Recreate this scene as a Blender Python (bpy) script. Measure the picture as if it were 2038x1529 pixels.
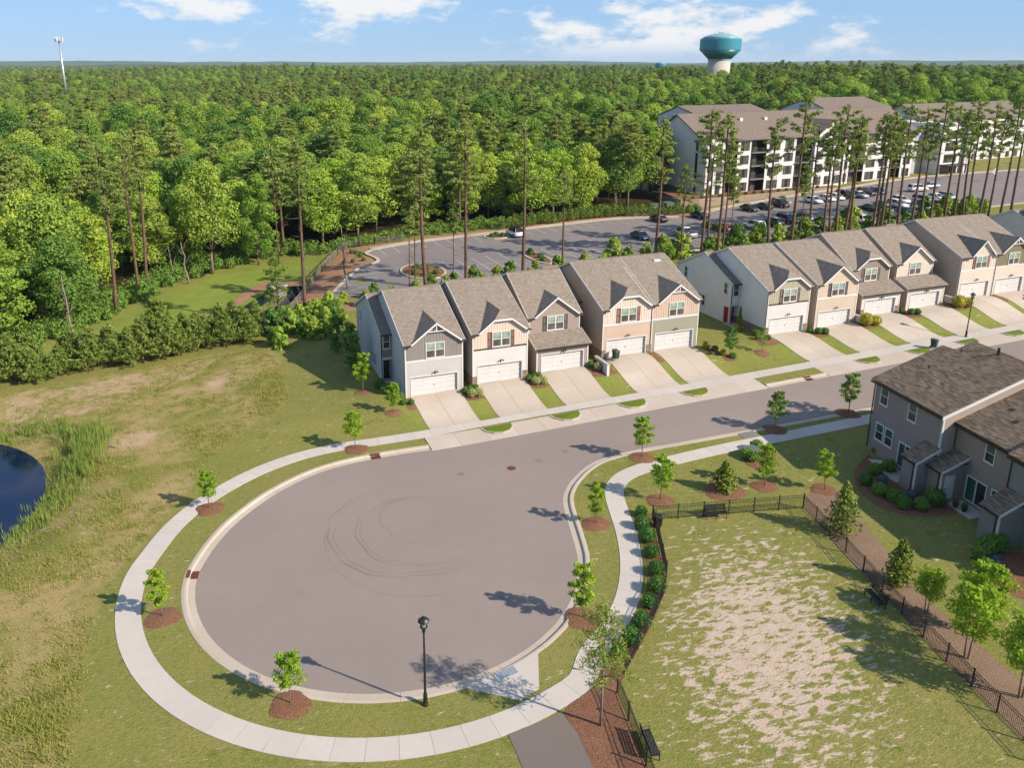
import bpy, bmesh, math, random
from mathutils import Vector, Matrix, noise
from mathutils.geometry import delaunay_2d_cdt

for o in list(bpy.data.objects): bpy.data.objects.remove(o)
sc = bpy.context.scene
COL = sc.collection
R = math.radians
random.seed(7)

# ------------------------------------------------------------------ camera
# world: X runs along the street, Y away across it, Z up; metres
cam_d = bpy.data.cameras.new('camera'); cam = bpy.data.objects.new('camera', cam_d); COL.objects.link(cam)
cam.location = (0, 0, 34.5)
cam.rotation_euler = (R(90 - 16.408), 0, R(-20.794))
cam_d.sensor_width = 36.0
cam_d.lens = 36.0 * 1647 / 2038
cam_d.shift_x = 59 / 2038.0
cam_d.shift_y = -152.5 / 2038.0
cam_d.clip_start = 1; cam_d.clip_end = 30000
sc.camera = cam

# ------------------------------------------------------------------ sky, sun, exposure
SUN_AZ, SUN_EL = R(-47.6), R(34)            # direction to the sun: angle from +X, height
CLOUD_AT = (-0.458, 2.835, 2.995)
world = bpy.data.worlds.new('World'); sc.world = world; world.use_nodes = True
wt = world.node_tree; wt.nodes.clear()
def wn(t, **k):
    n = wt.nodes.new(t)
    for a, v in k.items(): setattr(n, a, v)
    return n
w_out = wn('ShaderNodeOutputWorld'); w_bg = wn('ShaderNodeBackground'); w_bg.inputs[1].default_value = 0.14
w_sky = wn('ShaderNodeTexSky', sky_type='NISHITA', sun_disc=False, sun_elevation=SUN_EL,
           sun_rotation=math.pi / 2 - SUN_AZ, altitude=100, air_density=1.0, dust_density=0.15, ozone_density=2.5)
w_tc = wn('ShaderNodeTexCoord'); w_sep = wn('ShaderNodeSeparateXYZ'); wt.links.new(w_tc.outputs['Generated'], w_sep.inputs[0])
def wm(op, a, b=None, clamp=False):
    n = wn('ShaderNodeMath', operation=op, use_clamp=clamp)
    for i, v in enumerate((a, b)):
        if v is None: continue
        if isinstance(v, (int, float)): n.inputs[i].default_value = v
        else: wt.links.new(v, n.inputs[i])
    return n.outputs[0]
w_z = wm('MAXIMUM', w_sep.outputs[2], 0.0)
w_cmb = wn('ShaderNodeCombineXYZ')
wt.links.new(w_sep.outputs[0], w_cmb.inputs[0]); wt.links.new(w_sep.outputs[1], w_cmb.inputs[1]); wt.links.new(wm('MULTIPLY', w_z, 2.6), w_cmb.inputs[2])
w_map = wn('ShaderNodeMapping'); w_map.inputs['Location'].default_value = CLOUD_AT
wt.links.new(w_cmb.outputs[0], w_map.inputs[0])
w_n1 = wn('ShaderNodeTexNoise'); w_n1.inputs['Scale'].default_value = 13.0; w_n1.inputs['Detail'].default_value = 7; w_n1.inputs['Roughness'].default_value = 0.62
w_n2 = wn('ShaderNodeTexNoise'); w_n2.inputs['Scale'].default_value = 2.6; w_n2.inputs['Detail'].default_value = 2
wt.links.new(w_map.outputs[0], w_n1.inputs['Vector']); wt.links.new(w_map.outputs[0], w_n2.inputs['Vector'])
w_sum = wm('ADD', w_n1.outputs[0], wm('MULTIPLY', wm('SUBTRACT', w_n2.outputs[0], .5), 1.3))
w_r = wn('ShaderNodeValToRGB'); w_r.color_ramp.elements[0].position = 0.55; w_r.color_ramp.elements[1].position = 0.73
w_r.color_ramp.interpolation = 'EASE'
wt.links.new(w_sum, w_r.inputs[0])
w_fac = wm('MULTIPLY', w_r.outputs[0], wm('MULTIPLY', w_z, 40.0, True))
w_fac = wm('MULTIPLY', w_fac, 0.85)
w_gam = wn('ShaderNodeGamma'); w_gam.inputs[1].default_value = 0.35; wt.links.new(w_sky.outputs[0], w_gam.inputs[0])  # gamma evens out the sky so its unseen zenith gives extra fill light
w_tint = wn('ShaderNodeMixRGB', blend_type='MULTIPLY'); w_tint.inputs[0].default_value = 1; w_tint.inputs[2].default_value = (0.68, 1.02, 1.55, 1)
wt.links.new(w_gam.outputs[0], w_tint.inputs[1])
w_mix = wn('ShaderNodeMixRGB'); w_mix.inputs[2].default_value = (3.3, 3.2, 3.1, 1)
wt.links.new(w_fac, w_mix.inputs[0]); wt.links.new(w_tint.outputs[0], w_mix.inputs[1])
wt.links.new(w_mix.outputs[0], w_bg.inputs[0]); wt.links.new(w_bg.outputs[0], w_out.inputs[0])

sun_d = bpy.data.lights.new('sun', 'SUN'); sun = bpy.data.objects.new('sun', sun_d); COL.objects.link(sun)
sun_d.energy = 3.6; sun_d.angle = R(0.6); sun_d.color = (1.0, 0.88, 0.73)
sdir = Vector((math.cos(SUN_AZ) * math.cos(SUN_EL), math.sin(SUN_AZ) * math.cos(SUN_EL), math.sin(SUN_EL)))
sun.rotation_euler = sdir.to_track_quat('Z', 'Y').to_euler()
sun.location = (60, -60, 90)

vs = sc.view_settings; vs.view_transform = 'Standard'; vs.look = 'None'; vs.gamma = 1; vs.exposure = 1.12; vs.use_curve_mapping = False
sc.render.engine = 'CYCLES'
sc.cycles.max_bounces = 4; sc.cycles.diffuse_bounces = 2; sc.cycles.glossy_bounces = 2; sc.cycles.transmission_bounces = 2; sc.cycles.transparent_max_bounces = 4
sc.cycles.volume_bounces = 0

# ------------------------------------------------------------------ helpers
def sst(a, b, x):
    t = min(1.0, max(0.0, (x - a) / (b - a))); return t * t * (3 - 2 * t)
def street(X):
    t = max(0.0, min(X, 160.0) - 22)
    return 0.024 * (t * t / (t + 4)) if t > 0 else 0.0
POND = (-25.2, 74.0)
PADS = [(11,.35),(20,.75),(24,.75),(32,1.15),(39,1.45),(48,1.92),(57,1.92),(62,1.85),(71,1.85),(78,1.95),(86,2.55),(94,2.7),(103,3.4),(113,3.4),(130,3.7),(400,4.)]
def pad(X):                                                   # height of the building plots along the street
    if X <= PADS[0][0]: return PADS[0][1] * sst(0, 11, X)
    for (a, b), (c, d) in zip(PADS, PADS[1:]):
        if X <= c: return b + (d - b) * (X - a) / (c - a)
    return PADS[-1][1]
def T(X, Y):                                                   # height of the ground
    s = street(X)
    z = s * (0.35 + 0.65 * sst(50, 66, Y))
    w = sst(71.9, 78.2, Y); z = z * (1 - w) + pad(X) * w
    lot = 2.6 + 0.02 * (min(X, 170.0) - 40)
    lw = sst(94, 112, Y) * sst(8, 24, X - (Y - 112) * 0.3)
    z = z * (1 - lw) + lot * lw
    r = math.hypot((X - POND[0]) / 13.0, (Y - POND[1]) / 15.0)
    z -= 2.2 * (1 - sst(0.55, 1.45, r))
    d = math.hypot(X, Y)
    if d > 190:
        z += sst(190, 420, d) * (1.0 + 3.6 * math.sin(X / 190.0 + 1.1) * math.cos(Y / 230.0 + .4) + 2.2 * math.sin((X + Y) / 97.0) + 1.6 * math.sin(X / 61.0 - Y / 83.0))
    return z
def tag(o, label=None, cat=None, group=None, kind=None):
    if label: o['label'] = label
    if cat: o['category'] = cat
    if group: o['group'] = group
    if kind: o['kind'] = kind
    return o
def empty(name, loc, rz=0, label=None, cat=None, group=None):
    o = bpy.data.objects.new(name, None); COL.objects.link(o)
    o.location = loc; o.rotation_euler = (0, 0, rz); o.empty_display_size = 0.2
    return tag(o, label, cat, group)
def link(name, me, parent=None, loc=None, rz=0, scale=None):
    o = bpy.data.objects.new(name, me); COL.objects.link(o)
    if parent: o.parent = parent
    if loc: o.location = loc
    if rz: o.rotation_euler = (0, 0, rz)
    if scale: o.scale = (scale,) * 3 if isinstance(scale, (int, float)) else scale
    return o
SPLIT = {'side_wall', 'corner_board', 'stone_base', 'soffit', 'gutter', 'rake_board', 'front_wall', 'entry_trim', 'end_wall', 'gable_end', 'downpipe', 'porch_wall', 'porch_trim', 'gable_bracket', 'balcony_recess', 'wing_wall', 'canopy', 'kerb_hood'}
class MB:
    """collects shapes; build() makes ONE mesh object"""
    def __init__(s): s.v = []; s.f = []; s.m = []
    def add(s, vs, fs, mi=0):
        b = len(s.v); s.v += [tuple(v) for v in vs]
        for f in fs: s.f.append([b + i for i in f]); s.m.append(mi)
        return s
    def box(s, x0, x1, y0, y1, z0, z1, mi=0):
        return s.add([(x0,y0,z0),(x1,y0,z0),(x1,y1,z0),(x0,y1,z0),(x0,y0,z1),(x1,y0,z1),(x1,y1,z1),(x0,y1,z1)],
                     [(0,3,2,1),(4,5,6,7),(0,1,5,4),(1,2,6,5),(2,3,7,6),(3,0,4,7)], mi)
    def prism(s, pts, d, mi=0):                                 # planar 3D polygon pushed along d
        n = len(pts); d = Vector(d); a = [Vector(p) for p in pts]; b = [p + d for p in a]
        fs = [tuple(range(n - 1, -1, -1)), tuple(range(n, 2 * n))] + [(i, (i + 1) % n, n + (i + 1) % n, n + i) for i in range(n)]
        return s.add(a + b, fs, mi)
    def slab(s, q, t, mi=0):                                    # quad/tri thickened downwards along its normal
        q = [Vector(p) for p in q]; n = (q[1] - q[0]).cross(q[2] - q[0]).normalized()
        return s.prism([p - n * t for p in q], n * t, mi)
    def tube(s, pts, rad, n=6, mi=0, cap=True):
        pts = [Vector(p) for p in pts]; rings = []; b = len(s.v)
        if isinstance(rad, (int, float)): rad = [rad] * len(pts)
        for i, p in enumerate(pts):
            d = (pts[min(i + 1, len(pts) - 1)] - pts[max(i - 1, 0)]).normalized()
            a = d.orthogonal().normalized(); c = d.cross(a)
            if abs(d.z) > .9: a = Vector((1, 0, 0)); a = (a - d * a.dot(d)).normalized(); c = d.cross(a)
            for k in range(n):
                t = 2 * math.pi * k / n
                s.v.append(tuple(p + (a * math.cos(t) + c * math.sin(t)) * rad[i]))
        for i in range(len(pts) - 1):
            for k in range(n):
                s.f.append([b + i * n + k, b + i * n + (k + 1) % n, b + (i + 1) * n + (k + 1) % n, b + (i + 1) * n + k]); s.m.append(mi)
        if cap:
            s.f.append([b + k for k in range(n - 1, -1, -1)]); s.m.append(mi)
            s.f.append([b + (len(pts) - 1) * n + k for k in range(n)]); s.m.append(mi)
        return s
    def lathe(s, prof, n=16, c=(0, 0), mi=0):
        b = len(s.v)
        for r, z in prof:
            for k in range(n):
                t = 2 * math.pi * k / n; s.v.append((c[0] + r * math.cos(t), c[1] + r * math.sin(t), z))
        for i in range(len(prof) - 1):
            for k in range(n):
                s.f.append([b + i * n + k, b + i * n + (k + 1) % n, b + (i + 1) * n + (k + 1) % n, b + (i + 1) * n + k]); s.m.append(mi)
        s.f.append([b + k for k in range(n - 1, -1, -1)]); s.m.append(mi)
        s.f.append([b + (len(prof) - 1) * n + k for k in range(n)]); s.m.append(mi)
        return s
    def mesh(s, name, mats, smooth=False):
        me = bpy.data.meshes.new(name); me.from_pydata(s.v, [], s.f)
        for m in (mats if isinstance(mats, (list, tuple)) else [mats]): me.materials.append(m)
        if max(s.m, default=0) > 0: me.polygons.foreach_set('material_index', s.m)
        if smooth: me.polygons.foreach_set('use_smooth', [True] * len(s.f))
        me.update(); return me
    def islands(s):
        par = list(range(len(s.v)))
        def find(a):
            while par[a] != a: par[a] = par[par[a]]; a = par[a]
            return a
        for f in s.f:
            for i in f[1:]: par[find(i)] = find(f[0])
        out = {}
        for f, m in zip(s.f, s.m): out.setdefault(find(f[0]), []).append((f, m))
        for fs in out.values():
            mb = MB(); mp = {}
            for f, m in fs:
                for i in f:
                    if i not in mp: mp[i] = len(mb.v); mb.v.append(s.v[i])
                mb.f.append([mp[i] for i in f]); mb.m.append(m)
            yield mb
    def build(s, name, mats, parent=None, loc=None, rz=0, smooth=False, label=None):
        if name in SPLIT:
            for mb in s.islands(): o = link(name, mb.mesh(name, mats, smooth), parent, loc, rz)
            return o
        o = link(name, s.mesh(name, mats, smooth), parent, loc, rz)
        if label: o['label'] = label
        return o
def catmull(pts, step=1.0, closed=False):
    P = [Vector((p[0], p[1])) for p in pts]; n = len(P); out = []
    for i in range(n if closed else n - 1):
        g = lambda k: P[k % n] if closed else P[min(max(k, 0), n - 1)]
        a, b, c, d = g(i - 1), g(i), g(i + 1), g(i + 2)
        m = max(1, int(math.ceil((c - b).length / step)))
        for j in range(m):
            t = j / m
            out.append(0.5 * ((2 * b) + (c - a) * t + (2 * a - 5 * b + 4 * c - d) * t * t + (3 * b - a - 3 * c + d) * t ** 3))
    if not closed: out.append(P[-1])
    return out
def inpoly(x, y, poly):
    c = False; j = len(poly) - 1
    for i in range(len(poly)):
        xi, yi = poly[i][0], poly[i][1]; xj, yj = poly[j][0], poly[j][1]
        if (yi > y) != (yj > y) and x < (xj - xi) * (y - yi) / (yj - yi) + xi: c = not c
        j = i
    return c
def seg_d(x, y, a, b):
    dx, dy = b[0] - a[0], b[1] - a[1]; t = ((x - a[0]) * dx + (y - a[1]) * dy) / (dx * dx + dy * dy + 1e-9); t = min(1, max(0, t))
    return math.hypot(x - a[0] - t * dx, y - a[1] - t * dy)
def poly_d(x, y, poly, closed=True):
    n = len(poly); return min(seg_d(x, y, poly[i], poly[(i + 1) % n]) for i in range(n if closed else n - 1))
def offset(pts, d):                                             # offset an open polyline to its left by d
    out = []
    for i in range(len(pts)):
        a = pts[max(i - 1, 0)]; b = pts[min(i + 1, len(pts) - 1)]; t = (b - a).normalized()
        out.append(Vector((pts[i].x - t.y * d, pts[i].y + t.x * d)))
    return out
def arclen(pts):
    L = [0]
    for i in range(1, len(pts)): L.append(L[-1] + (pts[i] - pts[i - 1]).length)
    return L
def at_len(pts, L, s):
    for i in range(1, len(pts)):
        if s <= L[i] or i == len(pts) - 1:
            t = (s - L[i - 1]) / max(1e-6, L[i] - L[i - 1]); p = pts[i - 1].lerp(pts[i], t); return p, (pts[i] - pts[i - 1]).normalized()
def sheet(name, poly, mat, zf, step=2.0, holes=(), parent=None, attr=None):
    """a triangulated sheet inside poly, following height zf"""
    pts = [Vector((p[0], p[1])) for p in poly]; n = len(pts); edges = [(i, (i + 1) % n) for i in range(n)]
    for h in holes:
        b = len(pts); pts += [Vector((p[0], p[1])) for p in h]; edges += [(b + i, b + (i + 1) % len(h)) for i in range(len(h))]
    xs = [p.x for p in pts]; ys = [p.y for p in pts]
    bx = min(xs); by = min(ys)
    for i in range(int((max(xs) - bx) / step) + 1):
        for j in range(int((max(ys) - by) / step) + 1):
            x = bx + (i + .5) * step; y = by + (j + .5 * (i % 2)) * step
            if inpoly(x, y, poly) and not any(inpoly(x, y, h) for h in holes) and poly_d(x, y, poly) > step * .35: pts.append(Vector((x, y)))
    vo, eo, fo, *_ = delaunay_2d_cdt(pts, edges, [], 0, 1e-5)
    fs = []
    for f in fo:
        cx = sum(vo[i].x for i in f) / len(f); cy = sum(vo[i].y for i in f) / len(f)
        if inpoly(cx, cy, poly) and not any(inpoly(cx, cy, h) for h in holes):
            a, b, c = vo[f[0]], vo[f[1]], vo[f[2]]
            fs.append(tuple(f) if (b - a).cross(c - a) > 0 else tuple(reversed(f)))
    me = bpy.data.meshes.new(name); me.from_pydata([(v.x, v.y, zf(v.x, v.y)) for v in vo], [], fs); me.materials.append(mat)
    me.polygons.foreach_set('use_smooth', [True] * len(fs)); me.update()
    return link(name, me, parent)

# ------------------------------------------------------------------ materials
class NT:
    def __init__(s, name):
        s.mat = bpy.data.materials.new(name); s.mat.use_nodes = True; s.t = s.mat.node_tree
        s.b = s.t.nodes['Principled BSDF']; s.out = s.t.nodes['Material Output']
    def n(s, t, ins=None, **k):
        x = s.t.nodes.new(t)
        for a, v in k.items(): setattr(x, a, v)
        for a, v in (ins or {}).items(): s.set(x.inputs[a], v)
        return x
    def set(s, sock, v):
        if isinstance(v, bpy.types.NodeSocket): s.t.links.new(v, sock)
        else: sock.default_value = v
    def math(s, op, a, b=0.0, clamp=False): return s.n('ShaderNodeMath', {0: a, 1: b}, operation=op, use_clamp=clamp).outputs[0]
    def mix(s, f, a, b, bt='MIX'):
        x = s.n('ShaderNodeMixRGB', {0: f}, blend_type=bt); s.set(x.inputs[1], a if isinstance(a, bpy.types.NodeSocket) else (*a, 1)); s.set(x.inputs[2], b if isinstance(b, bpy.types.NodeSocket) else (*b, 1)); return x.outputs[0]
    def noise(s, vec, scale, detail=4, rough=.55, dist=0):
        detail = min(detail, 3.5)
        return s.n('ShaderNodeTexNoise', {'Vector': vec, 'Scale': scale, 'Detail': detail, 'Roughness': rough, 'Distortion': dist}).outputs[0]
    def ramp(s, f, a, b): return s.n('ShaderNodeMapRange', {0: f, 1: a, 2: b, 3: 0.0, 4: 1.0}, clamp=True).outputs[0]
    def pos(s): return s.n('ShaderNodeNewGeometry').outputs['Position']
    def obj(s): return s.n('ShaderNodeTexCoord').outputs['Object']
    def mapv(s, v, sc=(1, 1, 1), rot=(0, 0, 0)): return s.n('ShaderNodeMapping', {'Vector': v, 'Scale': sc, 'Rotation': rot}).outputs[0]
    def bump(s, h, strength=.3, dist=.02): s.set(s.b.inputs['Normal'], s.n('ShaderNodeBump', {'Height': h, 'Strength': strength, 'Distance': dist}).outputs[0])
    def fin(s, col=None, rough=.7, spec=.3, metal=0.0):
        if col is not None: s.set(s.b.inputs['Base Color'], col if isinstance(col, bpy.types.NodeSocket) else (*col, 1))
        s.set(s.b.inputs['Roughness'], rough); s.b.inputs['Specular IOR Level'].default_value = spec; s.b.inputs['Metallic'].default_value = metal
        return s.mat
def lf(r, g, b): return tuple(((c / 255 + .055) / 1.055) ** 2.4 if c > 10 else c / 3294.6 for c in (r, g, b))
def lin(r, g, b): return tuple(c * .55 for c in lf(r, g, b))                # surface colour that looks (r,g,b) in this sunlight
def scol(c, k): return tuple(min(1, x * k) for x in c)
def plain(name, col, rough=.6, spec=.3, var=.12, scale=1.5, metal=0.0):
    m = NT(name); p = m.obj()
    f = m.ramp(m.noise(p, scale, 5), .3, .7)
    return m.fin(m.mix(f, scol(col, 1 - var), scol(col, 1 + var)), rough, spec, metal)
_sid = {}
def siding(col, step=.13):
    col = scol(col, 1.32)
    k = ('s', col)
    if k not in _sid:
        m = NT('lap_siding'); p = m.obj(); z = m.n('ShaderNodeSeparateXYZ', {0: p}).outputs[2]
        fr = m.math('FRACT', m.math('DIVIDE', z, step))
        n1 = m.ramp(m.noise(p, .6, 4), .3, .7); n2 = m.ramp(m.noise(m.mapv(p, (.5, .5, 8)), 2.0, 3), .3, .7)
        c = m.mix(n1, scol(col, .93), scol(col, 1.05)); c = m.mix(m.math('MULTIPLY', n2, .35), c, scol(col, .85))
        c = m.mix(m.math('MULTIPLY', m.ramp(fr, .12, .0), .3), c, scol(col, .55))
        m.bump(fr, .5, .02); _sid[k] = m.fin(c, .55, .25)
    return _sid[k]
def batten(col):
    col = scol(col, 1.3)
    k = ('b', col)
    if k not in _sid: _sid[k] = plain('batten_board', col, .6, .25, .06, 1.2)
    return _sid[k]
def shingle_mat(name, c1, c2, c3, row=.056, tab=.34, axis=0):
    m = NT(name); p = m.obj(); s = m.n('ShaderNodeSeparateXYZ', {0: p})
    zr = m.math('DIVIDE', s.outputs[2], row); rowid = m.math('FLOOR', zr); fr = m.math('FRACT', zr)
    sh = m.n('ShaderNodeTexWhiteNoise', {'W': rowid}, noise_dimensions='1D').outputs[0]
    tb = m.math('FLOOR', m.math('ADD', m.math('DIVIDE', s.outputs[axis], tab), m.math('MULTIPLY', sh, 7.0)))
    tv = m.n('ShaderNodeTexWhiteNoise', {'Vector': m.n('ShaderNodeCombineXYZ', {0: tb, 1: rowid}).outputs[0]}, noise_dimensions='2D').outputs[0]
    n1 = m.ramp(m.noise(p, .45, 4), .3, .7)
    c = m.mix(tv, c1, c2); c = m.mix(m.math('MULTIPLY', n1, .5), c, c3)
    c = m.mix(m.math('MULTIPLY', m.ramp(fr, .22, 0.), .35), c, scol(c1, .45))
    m.bump(m.math('ADD', fr, m.math('MULTIPLY', tv, .5)), .4, .02)
    return m.fin(c, .9, .15)
M = {}
M['shingle'] = shingle_mat('taupe_shingles', lin(146,134,121), lin(185,171,155), lin(169,156,142))
M['shingle_y'] = shingle_mat('taupe_gable_shingles', lin(146,134,121), lin(185,171,155), lin(169,156,142), .1, .34, 1)
M['shingle_dark'] = shingle_mat('brown_shingles', lin(112,96,82), lin(186,166,138), lin(142,124,106), .05, .5, 1)
M['shingle_apt'] = shingle_mat('grey_shingles', lin(138,124,114), lin(164,148,136), lin(150,136,124), .08)
M['white'] = plain('white_paint', (.56, .55, .535), .45, .4, .03)
M['trimgrey'] = plain('bluegrey_trim', lin(178,190,200), .5, .3, .04)
M['gutter'] = plain('bronze_gutter', lin(70,60,52), .45, .4, .05)
M['door_red'] = plain('red_door_paint', lin(170,30,28), .4, .4, .05)
M['door_maroon'] = plain('maroon_door_paint', lin(80,22,24), .4, .4, .05)
M['door_white'] = plain('white_door_paint', (.52, .515, .505), .45, .4, .04)
M['black'] = plain('black_metal', (.012, .012, .013), .45, .5, .1)
M['darkbronze'] = plain('dark_bronze', (.03, .026, .022), .4, .5, .1)
M['galv'] = plain('galvanised_metal', (.42, .43, .44), .4, .5, .08, 1.0, .6)
M['shut_red'] = plain('redbrown_shutter', lin(132,78,66), .5, .3, .08)
M['shut_brown'] = plain('brown_shutter', lin(92,66,56), .5, .3, .08)
M['shut_black'] = plain('black_shutter', lin(60,46,46), .5, .3, .08)
def glass(name, col, rough=.08, spec=.6):
    m = NT(name); p = m.obj(); f = m.ramp(m.noise(p, 1.3, 2), .35, .65)
    return m.fin(m.mix(f, scol(col, .7), scol(col, 1.3)), rough, spec)
M['pane_dark'] = glass('dark_window_glass', (.025, .026, .028))
M['pane_green'] = glass('green_window_glass', (.02, .085, .06))
M['pane_blind'] = glass('window_glass_over_blinds', (.22, .29, .24), .2, .5)
M['pane_curtain'] = glass('window_glass_over_shade', (.085, .08, .07), .12, .6)
M['pane_flat'] = glass('apartment_glass', (.06, .075, .065), .1, .6)
M['carglass'] = glass('car_glass', (.012, .014, .016), .05, .8)
M['tyre'] = plain('tyre_rubber', (.02, .02, .02), .8, .2, .1)
M['rim'] = plain('alloy_rim', (.45, .45, .46), .3, .5, .05, 1, .7)
M['lamp_red'] = plain('red_lamp', (.35, .012, .012), .2, .5, .05)
M['lamp_clear'] = plain('clear_lamp', (.7, .7, .68), .15, .6, .03)
def stone_mat():
    m = NT('stone_veneer'); p = m.obj()
    v = m.n('ShaderNodeTexVoronoi', {'Vector': m.mapv(p, (3, 3, 6)), 'Scale': 1.6}, feature='F1'); cs = m.n('ShaderNodeSeparateXYZ', {0: v.outputs['Color']}).outputs[0]
    c = m.mix(cs, lin(140,118,100), lin(196,174,152)); m.bump(v.outputs['Distance'], .6, .03)
    return m.fin(c, .8, .2)
M['stone'] = stone_mat()
def concrete_mat(name, c1, c2, joint=False):
    m = NT(name); p = m.pos(); n1 = m.ramp(m.noise(p, .25, 6), .3, .7); n2 = m.ramp(m.noise(p, 2.5, 6, .65), .3, .75); n3 = m.noise(p, 40, 3)
    oi = m.n('ShaderNodeObjectInfo').outputs['Random']
    c = m.mix(n1, c1, c2); c = m.mix(m.math('MULTIPLY', n2, .3), c, scol(c1, .82)); c = m.mix(m.math('MULTIPLY', oi, .4), c, scol(c1, .86))
    m.bump(n3, .25, .01); return m.fin(c, .85, .2)
M['concrete'] = concrete_mat('pale_concrete', lin(232,222,210), lin(244,234,222))
M['concrete_drive'] = concrete_mat('driveway_concrete', lin(224,207,188), lin(240,226,210))
M['concrete_kerb'] = concrete_mat('kerb_concrete', lin(220,204,184), lin(238,224,206))
M['concrete_grey'] = concrete_mat('grey_concrete', lin(150,145,140), lin(172,166,160))
M['block'] = concrete_mat('retaining_block', lin(182,160,144), lin(200,178,160))
def asphalt_mat(name, c1, c2, rings=()):
    m = NT(name); p = m.pos(); s = m.n('ShaderNodeSeparateXYZ', {0: p})
    n1 = m.ramp(m.noise(p, .09, 5), .3, .7); n2 = m.ramp(m.noise(p, .9, 6, .7), .35, .75); n3 = m.noise(p, 26, 2)
    c = m.mix(n1, c1, c2); c = m.mix(m.math('MULTIPLY', n2, .22), c, scol(c1, .8)); c = m.mix(m.math('MULTIPLY', m.ramp(n3, .3, .8), .22), c, scol(c2, 1.25))
    for (cx, cy, r, w, k) in rings:                               # tyre marks left by turning cars
        dx = m.math('SUBTRACT', s.outputs[0], cx); dy = m.math('SUBTRACT', s.outputs[1], cy)
        d = m.math('SQRT', m.math('ADD', m.math('MULTIPLY', dx, dx), m.math('MULTIPLY', dy, dy)))
        d = m.math('ADD', d, m.math('MULTIPLY', m.math('SUBTRACT', m.noise(p, .16, 2), .5), 1.6))
        e = m.math('ABSOLUTE', m.math('SUBTRACT', d, r)); f = m.ramp(e, w, 0.0)
        f = m.math('MULTIPLY', f, m.ramp(m.noise(p, .22, 3), .34, .6)); f = m.math('MULTIPLY', f, m.ramp(dx, 5.0, -2.5)); c = m.mix(m.math('MULTIPLY', f, k), c, scol(c1, .45))
    # scattered oil drips
    dr = m.n('ShaderNodeTexVoronoi', {'Vector': p, 'Scale': .33, 'Randomness': 1.0}, feature='F1').outputs['Distance']
    c = m.mix(m.math('MULTIPLY', m.math('MULTIPLY', m.ramp(dr, .16, .03), m.ramp(m.noise(p, .12, 2), .52, .62)), .5), c, scol(c1, .4))
    m.bump(n3, .3, .008); return m.fin(c, .9, .2)
M['road'] = asphalt_mat('grey_asphalt', lin(166,152,143), lin(176,161,152),
    [(15.2,55.2,6.6,.13,.5),(15.2,55.2,6.2,.1,.4),(15.6,54.7,5.0,.14,.5),(15.6,54.7,4.65,.09,.4),(16.4,54.2,8.2,.12,.3),(17.0,56.0,4.0,.12,.3)])
M['lot'] = asphalt_mat('parking_asphalt', lin(148,140,138), lin(164,154,150))
M['path'] = asphalt_mat('path_asphalt', lin(134,122,116), lin(146,134,126))
M['stripe'] = plain('white_road_paint', (.4, .39, .375), .7, .2, .18, 3)
def mulch_mat(name, c1, c2, c3):
    m = NT(name); p = m.pos(); n1 = m.noise(m.mapv(p, (9, 26, 9), (0, 0, .6)), 1.0, 3); n2 = m.noise(m.mapv(p, (26, 8, 9), (0, 0, .3)), 1.0, 3); n3 = m.ramp(m.noise(p, .5, 4), .35, .7)
    c = m.mix(m.ramp(n1, .35, .65), c1, c2); c = m.mix(m.ramp(n2, .5, .72), c, c3); c = m.mix(m.math('MULTIPLY', n3, .3), c, scol(c1, .8))
    m.bump(m.math('ADD', n1, n2), .8, .06); return m.fin(c, .95, .1)
M['mulch'] = mulch_mat('brown_mulch', lin(134,88,66), lin(178,130,102), lin(204,164,132))
M['mulch_pale'] = mulch_mat('weathered_mulch', lin(146,114,92), lin(186,158,132), lin(206,182,158))
M['redclay'] = mulch_mat('red_clay', lin(176,124,92), lin(210,164,130), lin(222,182,152))
def lawn_mat(name, ca, cb, cc):
    m = NT(name); p = m.pos()
    n1 = m.ramp(m.noise(p, .16, 5, .6), .3, .7); n2 = m.ramp(m.noise(p, .9, 5, .65), .35, .7); n3 = m.noise(p, 9, 3, .7)
    c = m.mix(n1, ca, cb); c = m.mix(m.math('MULTIPLY', n2, .55), c, cc); c = m.mix(m.math('MULTIPLY', m.ramp(n3, .35, .7), .4), c, scol(ca, .62))
    m.bump(n3, .7, .06); return m.fin(c, .95, .1)
M['lawn_patch'] = lawn_mat('green_lawn', lin(112,142,44), lin(146,158,58), lin(100,136,38))
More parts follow.
